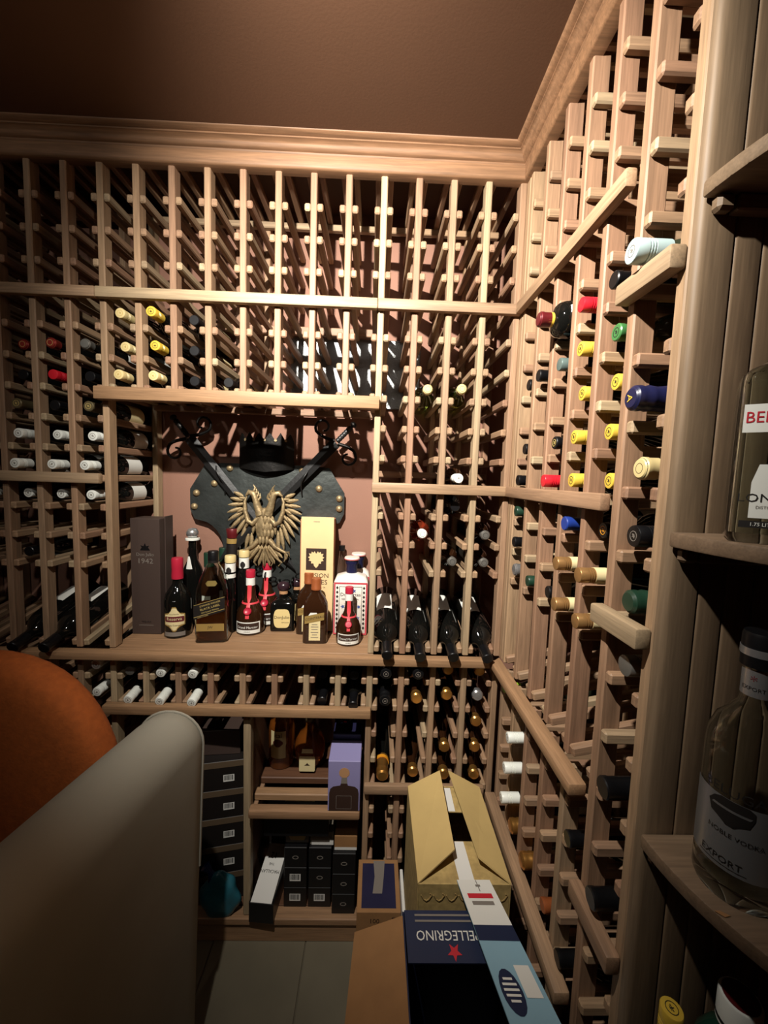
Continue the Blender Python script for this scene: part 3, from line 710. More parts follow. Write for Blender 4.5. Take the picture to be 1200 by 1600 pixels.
for k in range(-4, 5):                       # tail fan
    feather(k*.004, -.018, -k*.19, .088 - .004*abs(k), -.040, 1.25)
    if k % 2 == 0: obj('tail_scroll', MB().tube([(k*.004, -.046, -.035), (k*.010, -.048, -.065), (k*.015+.004*(k > 0)-.004*(k < 0), -.048, -.085), (k*.013, -.047, -.098)], [.005, .005, .004, .002], 6).mesh('tail_scroll', 'brass_antique', 60), EG)
# chains of a flail hanging at the shield's foot
lk = MB()
lk.tube([(math.cos(a)*.009, 0, math.sin(a)*.014) for a in [2*PI*k/12 for k in range(13)]], .0026, 6, False)
lkm = lk.mesh('chain_link', 'iron', 60)
for i in range(9):
    t = i/8; obj('chain_link', lkm, SH, (-.095 + .02*math.sin(t*3), -.034, -.02 - .17*t), (0, .25*math.sin(i*2), (PI/2 if i % 2 else 0)+.3))
for i in range(8):
    t = i/7; obj('chain_link', lkm, SH, (-.02 + .17*t, -.036, -.115 - .045*math.sin(t*PI) ), (0, 1.3, (PI/2 if i % 2 else 0)))

# ================================================================== standing bottles
def stand(name, label, x, y, z=CT, rot=0.0, group=None):
    return thing(name, label, 'bottle', (x, y, z), (0, 0, rot), group)
def lathe_part(name, t, prof, m, n=28, sm=45): return obj(name, MB().lathe(prof, n).mesh(name, m, sm), t)
def rrect(w, d, r, n=4):
    out = []
    for cx, cy, a0 in ((w/2-r, -d/2+r, -PI/2), (w/2-r, d/2-r, 0), (-w/2+r, d/2-r, PI/2), (-w/2+r, -d/2+r, PI)):
        for k in range(n+1): a = a0 + PI/2*k/n; out.append((cx+r*math.cos(a), cy+r*math.sin(a)))
    return out
def loft(levels, n=4):                       # levels: (w, d, r, z)
    return MB().loops([[(x, y, z) for x, y in rrect(w_, d_, min(r_, w_/2-.0005, d_/2-.0005), n)] for w_, d_, r_, z in levels])
def hollow(name, t, levels, th, m, n=5, zb=.006):
    a = loft(levels, n).mesh('o', m, 40); b = loft([(w_-2*th, d_-2*th, max(r_-th, .002), max(z_, zb)+(.0004*i)) for i, (w_, d_, r_, z_) in enumerate(levels)], n).mesh('i', m, 40)
    b.flip_normals(); bm = bmesh.new(); bm.from_mesh(a); bm.from_mesh(b); me = bpy.data.meshes.new(name); bm.to_mesh(me); bm.free()
    me.materials.append(M[m]); me.shade_smooth(); me.set_sharp_from_angle(angle=math.radians(40)); bpy.data.meshes.remove(a); bpy.data.meshes.remove(b)
    return obj(name, me, t)
def spanpatch(name, t, r, x0, x1, z0, z1, m): return part_patch(name, t, cyl(r), [(x0, x1, z0), (x0, x1, z1)], m, 12)

FACE = lambda x, y: math.atan2(.9839-x, 1.1807+y)      # heading that turns a label to the room
# squat reserva bottle with red wax top
t = stand('tequila_bottle', 'dark bottle with red wax top and hexagonal gold label beside the tall brown box', .338, .118, rot=.18)
lathe_part('glass', t, [(0,.004),(.03,.002),(.040,0),(.0425,.006),(.0430,.09),(.0425,.118),(.037,.140),(.026,.158),(.0165,.172),(.0145,.185),(.0145,.250),(0,.252)], 'glass_dark')
lathe_part('wax_top', t, [(.0150,.192),(.0182,.190),(.0186,.200),(.0175,.222),(.0182,.228),(.0182,.254),(.0165,.259),(0,.2595)], 'wax_red')
rr = .0436
lb = part_patch('label', t, cyl(rr), [(-.004,.004,.024),(-.034,.034,.045),(-.034,.034,.080),(-.004,.004,.106)], 'label_gold', 14)
part_patch('label_field', lb, cyl(rr+.0003), [(-.004,.004,.028),(-.031,.031,.047),(-.031,.031,.078),(-.004,.004,.102)], 'label_cream', 14)
part_patch('label_band', lb, cyl(rr+.0006), [(-.029,.029,.056),(-.031,.031,.060),(-.031,.031,.072),(-.029,.029,.074)], 'label_maroon', 14)
lettering(lb, [('Reserva', .0150, 0, .066)], cyl(rr+.0010), 'label_cream'); lettering(lb, [('de la Familia', .006, 0, .082), ('Jose Cuervo', .0068, 0, .045)], cyl(rr+.0010), 'ink_brown')
part_patch('lower_label', t, cyl(rr), [(-.034,.034,.008),(-.034,.034,.022)], 'ink_grey', 14)
part_patch('neck_seal', t, lambda x, z: (.0400*math.sin(x/.04), -.0405*math.cos(x/.04)+(z-.125)*.45, z), [(-.004,.004,.123),(-.016,.016,.129),(-.016,.016,.131),(-.004,.004,.137)], 'cap_silver')
# bottles at the back left
t = stand('liqueur_bottle', 'dark bottle with silver crown and white collar behind the tall brown box', .335, .235)
lathe_part('glass', t, [(0,0),(.034,0),(.036,.006),(.036,.17),(.030,.20),(.016,.23),(.0135,.25),(.0135,.30),(0,.30)], 'glass_dark')
lathe_part('collar', t, [(.0145,.298),(.024,.300),(.024,.306),(.0145,.308),(.0145,.298)], 'cap_white'); lathe_part('crown_cap', t, [(.013,.309),(.020,.316),(.021,.328),(.014,.340),(0,.344)], 'cap_silver')
part_patch('tag', t, cyl(.030), [(-.012,.012,.195),(-.003,.003,.245)], 'label_white')
for i, (x, y, h, lab) in enumerate([(.405, .205, .262, 'dark whisky bottle with green cap left of the big handled one'), (.435, .262, .270, 'dark whisky bottle with green cap, rearmost behind the big handled one')]):
    t = stand('whisky_bottle', lab, x, y, group='green-capped whisky bottles')
    r_ = .034 if i == 0 else .024
    lathe_part('glass', t, [(0,0),(r_-.002,0),(r_,.005),(r_,.15),(r_*.8,.175),(.017,.19),(.0145,.205),(.0145,h-.03),(0,h-.03)], 'glass_brown'); lathe_part('cap', t, [(.015,h-.05),(.0165,h-.05),(.0168,h-.004),(.0155,h),(0,h)], 'cap_dkgreen')
    spanpatch('label', t, r_+.0005, -.018, .018, .07, .115, 'label_white')
# large squared whisky bottle with diagonal label
JW = stand('whisky_bottle', 'large squared whisky bottle, half full, with slanted black and gold label', .468, .088, rot=.12)
w_, d_ = .100, .078
hollow('glass', JW, [(w_-.01,d_-.01,.014,0),(w_,d_,.016,.006),(w_,d_,.016,.150),(w_-.004,d_-.003,.02,.172),(.078,.062,.024,.205),(.052,.046,.02,.235),(.033,.033,.0160,.252),(.029,.029,.0142,.262),(.029,.029,.0142,.272)], .0022, 'glass_clear')
obj('whisky', loft([(w_-.016,d_-.016,.012,.0068),(w_-.006,d_-.006,.013,.012),(w_-.006,d_-.006,.013,.118)], 5).mesh('whisky', 'liquor', 40), JW)
lathe_part('cap', JW, [(.0152,.262),(.0165,.262),(.0165,.288),(.015,.291),(0,.291)], 'cap_black')
lathe_part('neck_foil', JW, [(.0150,.256),(.0162,.254),(.0162,.262),(.0150,.262),(.0150,.256)], 'label_black')
fy = -d_/2 - .0006
fn = flat(fy)
def slant(x, z): return (x, fy, z + .30*x)
lb = part_patch('slant_label', JW, slant, [(-.049,.044,.092),(-.049,.044,.136)], 'label_black')
part_patch('gold_edge', lb, lambda x, z: (x, fy-.0003, z+.30*x), [(-.049,.044,.1375),(-.049,.044,.1385)], 'ink_gold'); part_patch('gold_edge', lb, lambda x, z: (x, fy-.0003, z+.30*x), [(-.049,.044,.0985),(-.049,.044,.0998)], 'ink_gold')
ti = math.atan(.30)
lettering(lb, [('JOHNNIE WALKER', .0078, 0, .129, 1, ti), ('BLACK LABEL', .0098, 0, .1175, 1.05, ti), ('Old Scotch Whisky', .0070, 0, .1065, 1, ti)], lambda x, z: (x, fy-.0005, z), 'ink_gold')
lettering(lb, [('AGED 12 YEARS', .0048, -.022, .088, 1, ti)], lambda x, z: (x, fy-.0005, z), 'ink_gold')
part_patch('lower_label', JW, fn, [(-.042,.042,.040),(-.042,.042,.064)], 'label_gold'); lettering(JW, [('JW', .012, 0, .052)], flat(fy-.0004), 'ink_brown')
part_patch('neck_label', JW, lambda x, z: (x, fy+.014+(z-.185)*.42, z), [(-.012,.012,.182),(-.018,.018,.190),(-.012,.012,.198)], 'label_gold')
# tall stoppered bottle behind it
t = stand('whisky_bottle', 'tall bottle with burgundy flared stopper behind the big squared one', .478, .232)
lathe_part('glass', t, [(0,0),(.030,0),(.032,.005),(.032,.19),(.028,.21),(.0205,.225),(.019,.24),(.019,.30),(0,.30)], 'glass_brown'); lathe_part('neck_wrap', t, [(.0195,.235),(.0208,.235),(.0208,.292),(.0195,.292),(.0195,.235)], 'box_black2')
lathe_part('ring', t, [(.0185,.293),(.0200,.293),(.0200,.309),(.0150,.310),(.0150,.293)], 'label_gold'); lathe_part('stopper', t, [(0,.311),(.018,.312),(.020,.325),(.0215,.343),(.020,.345),(0,.345)], 'cap_maroon')
for i, (x, y, h, lab) in enumerate([(.500, .150, .265, 'dark bottle with beige cap and white neck label, left of its twin'), (.526, .212, .272, 'dark bottle with beige cap and printed white neck label, taller twin')]):
    t = stand('cordial_bottle', lab, x, y, group='beige-capped bottles'); r_ = .0185 if i == 0 else .032
    lathe_part('glass', t, [(0,0),(r_-.002,0),(r_,.005),(r_,.165),(r_*.85,.19),(.018,.207),(.0165,.215),(.0165,h-.02),(0,h-.02)], 'glass_dark')
    lathe_part('neck_label', t, [(.0168,h-.075),(.0175,h-.075),(.0175,h-.026),(.0168,h-.026),(.0168,h-.075)], 'label_white'); lathe_part('cap', t, [(.017,h-.024),(.0182,h-.023),(.0182,h-.003),(.0165,h),(0,h)], 'cap_cream')
    part_patch('neck_print', t, cyl(.0179), [(-.003,.003,h-.062),(-.009,.009,h-.054),(-.009,.009,h-.046),(-.003,.003,h-.038)], 'ink')
# orange liqueur flasks with ribbon and seal
def marnier(x, y, lab, sc=1.0):
    t = stand('liqueur_bottle', lab, x, y, rot=.05, group='ribboned orange liqueur bottles')
    P = [(0,.003),(.03,.001),(.042,0),(.0465,.008),(.0465,.045),(.0450,.062),(.0385,.082),(.0270,.100),(.0180,.120),(.0148,.145),(.0138,.17),(.0138,.195),(0,.195)]
    P = [(a*sc, z*sc) for a, z in P]
    lathe_part('glass', t, P, 'glass_brown'); lathe_part('cap', t, [(.0138*sc,.186*sc),(.0152*sc,.186*sc),(.0155*sc,.207*sc),(.0142*sc,.211*sc),(0,.211*sc)], 'wax_red')
    lathe_part('neck_band', t, [(.0139*sc,.160*sc),(.0152*sc,.160*sc),(.0150*sc,.1855*sc),(.0139*sc,.1855*sc),(.0139*sc,.160*sc)], 'label_white')
    def surf(x, z):
        for (a, z0), (c, z1) in zip(P[4:], P[5:]):
            if z0 <= z <= z1: r_ = a + (c-a)*(z-z0)/(z1-z0) if z1 > z0 else a; break
        else: r_ = P[3][0]
        r_ += .0012; return (r_*math.sin(x/r_), -r_*math.cos(x/r_), z)
    rb = part_patch('ribbon', t, surf, [(-.006*sc,.006*sc,z*sc) for z in (.058,.066,.074,.082,.090,.098)] + [(-.003*sc,.003*sc,.106*sc)] + [(-.007*sc,.007*sc,z*sc) for z in (.12,.135,.150,.162)], 'ribbon', 4)
    lathe_part('ribbon_loop', t, [(.0275*sc,.100*sc),(.0285*sc,.100*sc),(.0262*sc,.105*sc),(.0252*sc,.105*sc),(.0275*sc,.100*sc)], 'ribbon')
    sx_, sy_, sz_ = surf(0, .081*sc)
    sl = obj('seal', MB().lathe([(0,0),(.0130*sc,0),(.0128*sc,.002),(.0115*sc,.0035),(.0100*sc,.002),(0,.0022)], 18).mesh('seal', 'wax_red', 50), rb, (sx_, sy_+.0005, sz_), (PI/2-.5, 0, 0))
    lb = spanpatch('label', t, .0470*sc, -.044*sc, .044*sc, .008*sc, .046*sc, 'label_white')
    part_patch('label_field', lb, cyl(.0474*sc), [(-.040*sc,.040*sc,.020*sc),(-.040*sc,.040*sc,.0425*sc)], 'ink_brown', 12)
    lettering(lb, [('Grand Marnier', .0118*sc, 0, .0285*sc)], cyl(.0478*sc), 'label_white'); lettering(lb, [('LIQUEUR', .005*sc, 0, .014*sc)], cyl(.0475*sc), 'ink')
    return t
marnier(.566, .158, 'red-capped orange liqueur bottle with ribbon, left of the squat square bottle', 1.02)
marnier(.599, .243, 'red-capped orange liqueur bottle standing behind its left twin', 1.06)
marnier(.909, .086, 'small red-capped orange liqueur bottle in front of the painted ceramic one', .88)
# squat square tequila bottles
def julio(x, y, lab, sc=1.0):
    t = stand('tequila_bottle', lab, x, y, rot=.06, group='squat square tequila bottles'); a = .082*sc; d_ = .066*sc
    obj('glass', loft([(a-.008,d_-.008,.008,0),(a,d_,.010,.005),(a,d_,.010,.092*sc),(a-.004,d_-.004,.012,.099*sc),(.05,.044,.012,.110*sc),(.029,.029,.014,.114*sc),(.028,.028,.0138,.130*sc)], 4).mesh('glass', 'glass_dark', 40), t)
    lathe_part('cork', t, [(.0142,.127*sc),(.0150,.127*sc),(.0150,.138*sc),(0,.138*sc)], 'cork'); lathe_part('stopper', t, [(0,.138*sc),(.016,.139*sc),(.0205,.146*sc),(.0210,.156*sc),(.0170,.165*sc),(.008,.169*sc),(0,.1695*sc)], 'cap_purple')
    fy = -d_/2 - .0005
    rows = []
    for k in range(13): a_ = -PI/2 + PI*k/12; rows.append((-.028*math.cos(a_)**.35, .028*math.cos(a_)**.35, .047+.033*math.sin(a_)) if 0 < k < 12 else (-.012, .012, .047+.033*math.sin(a_)))
    lb = part_patch('label', t, flat(fy), rows, 'label_straw'); lettering(lb, [('DonJulio', .0150, 0, .051)], flat(fy-.0004), 'ink_brown'); lettering(lb, [('REPOSADO', .0052, .012, .033)], flat(fy-.0004), 'ink_brown')
julio(.672, .188, 'squat square dark tequila bottle with round cream-yellow label'); julio(.706, .254, 'squat square tequila bottle half hidden behind the yellow-labelled one', .98)
# brown square orange liqueur bottles
def coin(x, y, lab, sc=1.0):
    t = stand('liqueur_bottle', lab, x, y, rot=.04, group='square brown liqueur bottles'); a = .080*sc; d_ = .066*sc
    obj('glass', loft([(a-.008,d_-.008,.010,0),(a,d_,.014,.005),(a*.97,d_*.97,.014,.108*sc),(a*.93,d_*.93,.022,.128*sc),(a*.75,d_*.75,.026,.146*sc),(.036,.034,.0165,.160*sc),(.030,.030,.0148,.168*sc),(.030,.030,.0148,.186*sc)], 5).mesh('glass', 'glass_brown', 40), t)
    lathe_part('cap', t, [(.0152,.172*sc),(.0168,.172*sc),(.0168,.178*sc),(.0162,.179*sc),(.0166,.204*sc),(.0150,.209*sc),(0,.209*sc)], 'cap_copper')
    fy = -d_/2 - .0006
    part_patch('ribbon', t, lambda x, z: (x, fy + max(0, z-.10*sc)*.33, z), [(-.005,.005,.108*sc),(-.005,.005,.128*sc),(-.005,.005,.166*sc)], 'ribbon', 2); o = obj('seal', MB().lathe([(0,0),(.0095,0),(.009,.0022),(0,.0028)], 16).mesh('seal', 'orange_seal', 50), t, (.001, fy+.0105*sc, .136*sc), (PI/2-.3, 0, 0))
    lb = part_patch('label', t, flat(fy), [(-.018,.018,.012),(-.018,.018,.080*sc)], 'label_cream'); bn = part_patch('banner', t, lambda x, z: (x, fy-.0006, z+.22*x), [(-.032,.030,.074*sc),(-.032,.030,.099*sc)], 'label_gold')
    part_patch('label_top', t, flat(fy-.0002), [(-.020,.010,.095*sc),(-.014,.006,.104*sc)], 'label_white')
    lettering(bn, [('COINTREAU', .0115*sc, 0, .0865*sc, .95, math.atan(.22))], flat(fy-.001), 'ink_brown')
    for q_, hw in ((.064,.009),(.056,.012),(.048,.010),(.038,.012),(.030,.008),(.021,.012)): part_patch('small_print', lb, flat(fy-.0004), [(-hw,hw,q_),(-hw,hw,q_+.0022)], 'ink_grey', 1)
coin(.800, .094, 'square brown liqueur bottle with cream label and banner in front of the pine box'); coin(.764, .166, 'square brown liqueur bottle half hidden behind its twin by the pine box', 1.0)
# painted ceramic bottles
def ceramic(x, y, lab, w_=.118, d_=.082, z0=0, front=True):
    t = stand('tequila_bottle', lab, x, y, group='painted ceramic bottles')
    obj('body', loft([(w_-.006,d_-.006,.006,0),(w_,d_,.008,.004),(w_,d_,.008,.178),(w_-.004,d_-.004,.012,.186),(w_*.86,d_*.8,.02,.200),(.05,.044,.016,.208),(.035,.035,.017,.211)], 4).mesh('body', 'ceramic', 40), t)
    lathe_part('neck', t, [(.0165,.208),(.0185,.209),(.0185,.238),(.0225,.243),(.0225,.252),(0,.252)], 'cap_navy'); st_ = lathe_part('stopper', t, [(0,.2525),(.020,.253),(.026,.256),(.027,.261),(.025,.265),(0,.266)], 'ceramic')
    lathe_part('stopper_rim', st_, [(.0262,.2575),(.0275,.2575),(.0275,.2600),(.0262,.2600),(.0262,.2575)], 'ceramic_red')
    fy = -d_/2 - .0004; a, c = w_/2-.002, .184
    for s0, s1, q0, q1 in ((-a, a, .002, .007), (-a, a, c-.006, c), (-a, -a+.005, .007, c-.006), (a-.005, a, .007, c-.006)):
        part_patch('border', t, flat(fy), [(s0,s1,q0),(s0,s1,q1)], 'ceramic_red', 1)
    if front:
        k2 = a-.018
        for s0, s1, q0, q1 in ((-k2, k2, .018, .0195), (-k2, k2, .1685, .170), (-k2, -k2+.0015, .0195, .1685), (k2-.0015, k2, .0195, .1685)): part_patch('inner_border', t, flat(fy), [(s0,s1,q0),(s0,s1,q1)], 'ink', 1)
        dm = MB().prism([(0,.0062),(.0042,0),(0,-.0062),(-.0042,0)], fy-.0003, fy).mesh('motif', 'ink'); db = MB().prism([(.008*math.cos(2*PI*k/10)*(1 if k % 2 else .45), .008*math.sin(2*PI*k/10)*(1 if k % 2 else .45)) for k in range(10)], fy-.0003, fy).mesh('motif', 'ceramic_blue')
        for i in range(10):
            for sx_ in (-1, 1): obj('motif', dm, t, (sx_*(a-.0115), 0, .026+.0155*i))
        for x_, z_ in ((-.026,.060),(.026,.060),(-.026,.10),(.028,.10),(0,.044),(-.012,.155),(.012,.155)): obj('motif', db, t, (x_, 0, z_))
        lettering(t, [('Dos Artes', .0165, 0, .142)], flat(fy-.0005), 'ink'); lettering(t, [('RESERVA ESPECIAL', .0072, 0, .126), ('100% DE AGAVE', .0060, 0, .110)], flat(fy-.0005), 'ink')
ceramic(.910, .182, 'white painted ceramic bottle with red border and disc stopper'); ceramic(.930, .256, 'ceramic bottle with disc stopper hidden behind the red-bordered one', .086, .056, front=False)
t = stand('spirit_bottle', 'slim clear bottle with dark cap right of the pine wine box', .868, .258)
lathe_part('glass', t, [(0,0),(.0145,0),(.016,.004),(.016,.19),(.0155,.205),(.012,.235),(.0095,.26),(.0095,.285),(0,.285)], 'glass_clear'); lathe_part('cap', t, [(.0097,.272),(.0112,.272),(.0112,.291),(0,.292)], 'cap_black')
# gift boxes
GB = thing('gift_box', 'tall dark brown gift box standing at the niche left end', 'box', (.238, .150, CT))
piece('box_body', GB, -.047, .047, -.040, .040, 0, .386, 'box_brown', .0015)
piece('box_sleeve', GB, .0475, .051, -.010, .040, .001, .392, 'box_brown', .0008)
lettering(GB, [('Don Julio', .0150, 0, .268)], flat(-.0405), 'ink_grey'); lettering(GB, [('1942', .024, 0, .246, 1.1)], flat(-.0405), 'ink_grey')
b = MB().prism([(-.016,0),(.016,0),(.010,.010),(.014,.016),(.004,.014),(0,.024),(-.004,.014),(-.014,.016),(-.010,.010)], -.0407, -.0401); obj('crest', b.mesh('crest', 'box_black'), GB, (0, 0, .282))
part_patch('rule', GB, flat(-.0405), [(-.024,.024,.030),(-.024,.024,.0315)], 'ink_grey', 1); lettering(GB, [('TEQUILA', .008, 0, .042)], flat(-.0405), 'box_black')
WB = thing('wine_box', 'pale pine wine box printed with a leaf standing in front of the shield', 'box', (.787, .200, CT), (0, 0, -.02))
piece('box_body', WB, -.056, .056, -.026, .050, 0, .393, 'pine_edge', .001); piece('lid', WB, -.052, .060, -.034, -.0265, .002, .402, 'pine', .001)
fy = -.0345
SQ = part_patch('leaf_square', WB, flat(fy), [(-.034,.036,.218),(-.034,.036,.294)], 'ink_brown', 1)
leaf = []
for a_, r_ in [(90,.020),(78,.031),(66,.026),(58,.034),(46,.028),(36,.036),(22,.027),(10,.033),(-2,.025),(-14,.031),(-30,.022),(-44,.028),(-60,.022),(-74,.030),(-90,.038)]: leaf.append((r_*math.cos(math.radians(a_))*.86, r_*math.sin(math.radians(a_))*.86))
leaf = leaf + [(-x, z) for x, z in leaf[::-1][1:-1]]
b = MB(); b.add([(x, 0, z) for x, z in leaf] + [(0, 0, 0)], [(i, (i+1) % len(leaf), len(leaf)) for i in range(len(leaf))])
obj('leaf', b.mesh('leaf', 'pine'), SQ, (.001, fy-.0005, .258))
lettering(WB, [('MISSION', .0215, .004, .199, 1.02), ('WINES', .0235, .004, .176, 1.05), ('CA', .0066, .030, .158)], flat(fy-.0004), 'ink_brown')
part_patch('staple', WB, flat(fy-.0004), [(-.010,.012,.386),(-.010,.012,.3875)], 'ink_grey', 1)

HP = thing('hammered_plate', 'black hammered metal panel on the wall behind the rack above the niche', 'metal plate', (.90, .2795, 1.90))
piece('sheet', HP, -.23, .23, -.006, .006, -.125, .115, 'hammered', .002)

# ================================================================== cabinet contents
def carton(name, label, x, y, z, sx, sy, sz, m, rot=0.0, cat='box', group=None, bev=.0015):
    t = thing(name, label, cat, (x, y, z), (0, 0, rot), group)
    piece('box_body', t, -sx/2, sx/2, -sy/2, sy/2, 0, sz, m, bev)
    return t
def barcode(t, x, z, y, w_=.034, h=.024):
    lb = part_patch('barcode_label', t, flat(y), [(x-w_/2, x+w_/2, z-h/2), (x-w_/2, x+w_/2, z+h/2)], 'paper_white', 1)
    b = MB(); rnd = random.Random(5); q = x-w_/2+.003
    while q < x+w_/2-.004:
        wd = rnd.choice((.0008, .0014, .002)); b.box(q, q+wd, y-.0004, y-.0002, z-h/2+.005, z+h/2-.002); q += wd + rnd.choice((.0009, .0016))
    obj('bars', b.mesh('bars', 'ink'), lb)
names = ['bottom', 'second', 'middle', 'second from top', 'top']
for i in range(5):
    t = carton('bottle_case', ['black case with barcode at the bottom of the stack behind teal bag', 'black case with barcode second from bottom of the stack', 'lowest of three black cases showing barcodes above teal bag',
               'middle of three black cases showing barcodes above teal bag', 'topmost black case with barcode in the left cabinet bay'][i], .492, .150, .091 + i*.0995, .150, .215, .099, 'box_black2', .20, group='stacked black cases')
    piece('lid_edge', t, -.0755, .0755, -.1085, -.1075, .078, .0985, 'box_lid', .0003)
    barcode(t, .018, .040, -.1082)
carton('bottle_case', 'plain dark brown case on top of the barcode stack', .480, .17, .091+5*.0995, .135, .19, .085, 'box_brown', .1)
# crumpled teal bag
rnd = random.Random(3); t_ = MB(); t_.ball((0, 0, 0), 1, 28, 18)
vs = []
for x, y, z in t_.v:
    k = 1 + .12*math.sin(4*x+2*z)*math.sin(3*z+2*y) + .05*math.sin(7*x-5*z)
    vs.append((.068*x*k, .030*y*k, .082*z*k if z > -.75 else .082*-.75))
zmin = min(v[2] for v in vs)
BG = thing('plastic_bag', 'crumpled teal and blue plastic bag at the foot of the black cases', 'bag', (.515, .008, .091-zmin))
obj('bag_body', MB().add(vs, t_.f).mesh('bag_body', 'bag_teal', 40), BG)
obj('bag_neck', MB().tube([(-.02, 0, .06), (-.028, -.004, .085), (-.045, -.002, .105)], [.018, .008, .016], 9).mesh('bag_neck', 'bag_blue', 40), BG)
# bottles on the slatted shelf
t = stand('liquor_jar', 'round-shouldered bottle with cream printed label on slatted shelf', .672, .185, .4845)
lathe_part('glass', t, [(0,0),(.042,0),(.046,.006),(.046,.14),(.040,.165),(.020,.185),(.018,.20),(.018,.225),(0,.225)], 'glass_amber'); lathe_part('cap', t, [(.0185,.205),(.0205,.205),(.0205,.235),(0,.236)], 'cap_black')
lb = spanpatch('label', t, .0466, -.032, .024, .045, .145, 'label_cream'); lettering(lb, [('Ital', .024, -.004, .130)], cyl(.0472), 'ink_brown')
part_patch('label_oval', lb, cyl(.0471), [(-.010,.002,.088),(-.022,.014,.098),(-.022,.014,.106),(-.010,.002,.116)], 'label_maroon')
t = stand('decanter_bottle', 'round amber decanter with hanging cream tag on slatted shelf', .775, .180, .4845)
lathe_part('glass', t, [(0,0),(.03,0),(.038,.004),(.050,.03),(.055,.06),(.052,.09),(.038,.118),(.020,.134),(.0155,.15),(.0155,.17),(0,.17)], 'glass_amber'); lathe_part('stopper', t, [(.0157,.165),(.019,.168),(.020,.182),(.0155,.190),(.019,.20),(.012,.212),(0,.214)], 'cap_darkgold')
part_patch('shoulder_label', t, lambda x, z: (x, -.0555-.001, z), [(-.020,.020,.078),(-.018,.018,.094)], 'label_cream', 2); tg = part_patch('tag', t, lambda x, z: (x, -.058, z), [(-.026,.024,.012),(-.028,.027,.016),(-.028,.027,.064),(-.026,.024,.068)], 'label_cream', 2)
b = MB().prism([(-.010,0),(-.003,.006),(0,.010),(.003,.006),(.010,0)], -.0586, -.0582); obj('tag_mark', b.mesh('tag_mark', 'ink_brown'), tg, (0, 0, .034))
t = stand('spirit_bottle', 'dark bottle with small red seal at the back of the slatted shelf', .900, .215, .4845)
lathe_part('glass', t, [(0,0),(.036,0),(.04,.006),(.04,.15),(.03,.175),(.016,.195),(.015,.245),(0,.246)], 'glass_dark'); part_patch('seal', t, cyl(.0405), [(-.006,.006,.150),(-.006,.006,.166)], 'ink_red', 3)
# lilac gift box printed with a bottle
LB = carton('gift_box', 'lilac gift box printed with a dark bottle on shelf edge', .9145, .022, .4845, .100, .098, .166, 'box_lilac')
carton('gift_box', 'dark purple box behind the lilac gift box', .9145, .106, .4845, .094, .064, .185, 'panel_navy')
fy = -.0495
o = [(-.046,.002),(.046,.002),(.046,.060),(.043,.074),(.034,.082),(.012,.086),(.010,.092),(-.010,.092),(-.012,.086),(-.034,.082),(-.043,.074),(-.046,.060)]
pb = obj('printed_bottle', MB().prism(o, fy-.0004, fy).mesh('printed_bottle', 'ink_brown'), LB)
obj('printed_neck', MB().prism([(-.010,.0925),(.010,.0925),(.0085,.112),(-.0085,.112)], fy-.0004, fy).mesh('printed_neck', 'ink_grey'), pb)
obj('printed_cork', MB().prism([(.0165*math.cos(2*PI*k/16), .128+.0165*math.sin(2*PI*k/16)) for k in range(16)], fy-.0004, fy).mesh('printed_cork', 'cork'), pb)
for s0, s1, q0, q1 in ((-.024,.024,.008,.009),(-.024,.024,.051,.052),(-.024,-.023,.009,.051),(.023,.024,.009,.051)): part_patch('printed_frame', pb, flat(fy-.0007), [(s0,s1,q0),(s0,s1,q1)], 'ink_grey', 1)
# flat black box under the slats
t = carton('gift_box', 'flat black box lying under the slatted shelf', .76, .125, .355, .21, .22, .07, 'box_black')
part_patch('gold_rule', t, lambda x, y: (x, y, .0704), [(-.05,.05,-.050),(-.05,.05,-.046)], 'ink_gold', 1)
sup = thing('storage_case', 'large dark case at the back of the lower cabinet bay', 'box', (.76, .20, .0905)); piece('box_body', sup, -.12, .12, -.055, .08, 0, .263, 'box_black2', .0015)
# stack of black whisky boxes
def wb(x, z, lab, y=.085, bar=False, mark=True, w_=.075, h=.071, d_=.11):
    t = carton('whisky_box', lab, x, y, z, w_, d_, h, 'box_black', group='small black whisky boxes')
    if bar: barcode(t, 0, h*.5, -d_/2-.0003, .036, .026)
    elif mark:
        o = obj('crest', MB().lathe([(.0075, 0), (.0105, 0), (.0105, .0004), (.0075, .0004), (.0075, 0)], 16).mesh('crest', 'ink_grey'), t, (0, -d_/2-.0002, h*.5), (PI/2, 0, 0)); o.scale = (1, .6, 1)
xs = [.757, .838, .919]; q = ['left', 'middle', 'right']
for c in range(3):
    for r_ in range(3):
        wb(xs[c], .0905 + r_*.0722, 'small black whisky box, %s row, %s column of the cabinet stack' % (['bottom', 'middle', 'top'][r_], q[c]), bar=(c == 0 and r_ < 2) or (c == 1 and r_ == 0), y=.080 if c < 2 else .060)
t = carton('whisky_box', 'clear-windowed grey whisky box on top of the stack, left', .760, .075, .3075, .078, .07, .046, 'box_window'); part_patch('window_print', t, flat(-.0355), [(-.022,.022,.010),(-.028,.028,.023),(-.022,.022,.037)], 'label_cream')
t = carton('whisky_box', 'clear-windowed grey whisky box on top of the stack, right', .842, .070, .3075, .078, .07, .046, 'box_window'); part_patch('window_print', t, flat(-.0355), [(-.03,.03,.012),(-.034,.034,.020),(-.012,.012,.037)], 'ink_grey')
wl = part_patch('white_label', t, flat(-.0358), [(-.034,.038,.0),(-.034,.038,.016)], 'paper_white', 1)
t = carton('spirits_box', 'small brown box with white base under the lilac box', .922, .062, .3075, .074, .09, .050, 'cardboard'); part_patch('white_band', t, flat(-.0453), [(-.036,.036,.0),(-.036,.036,.010)], 'paper_white', 1)
MC = thing('whisky_box', 'black whisky box with white printed lid lying tilted at cabinet front', 'box', (.664, .045, .0905), (0, 0, -.08))
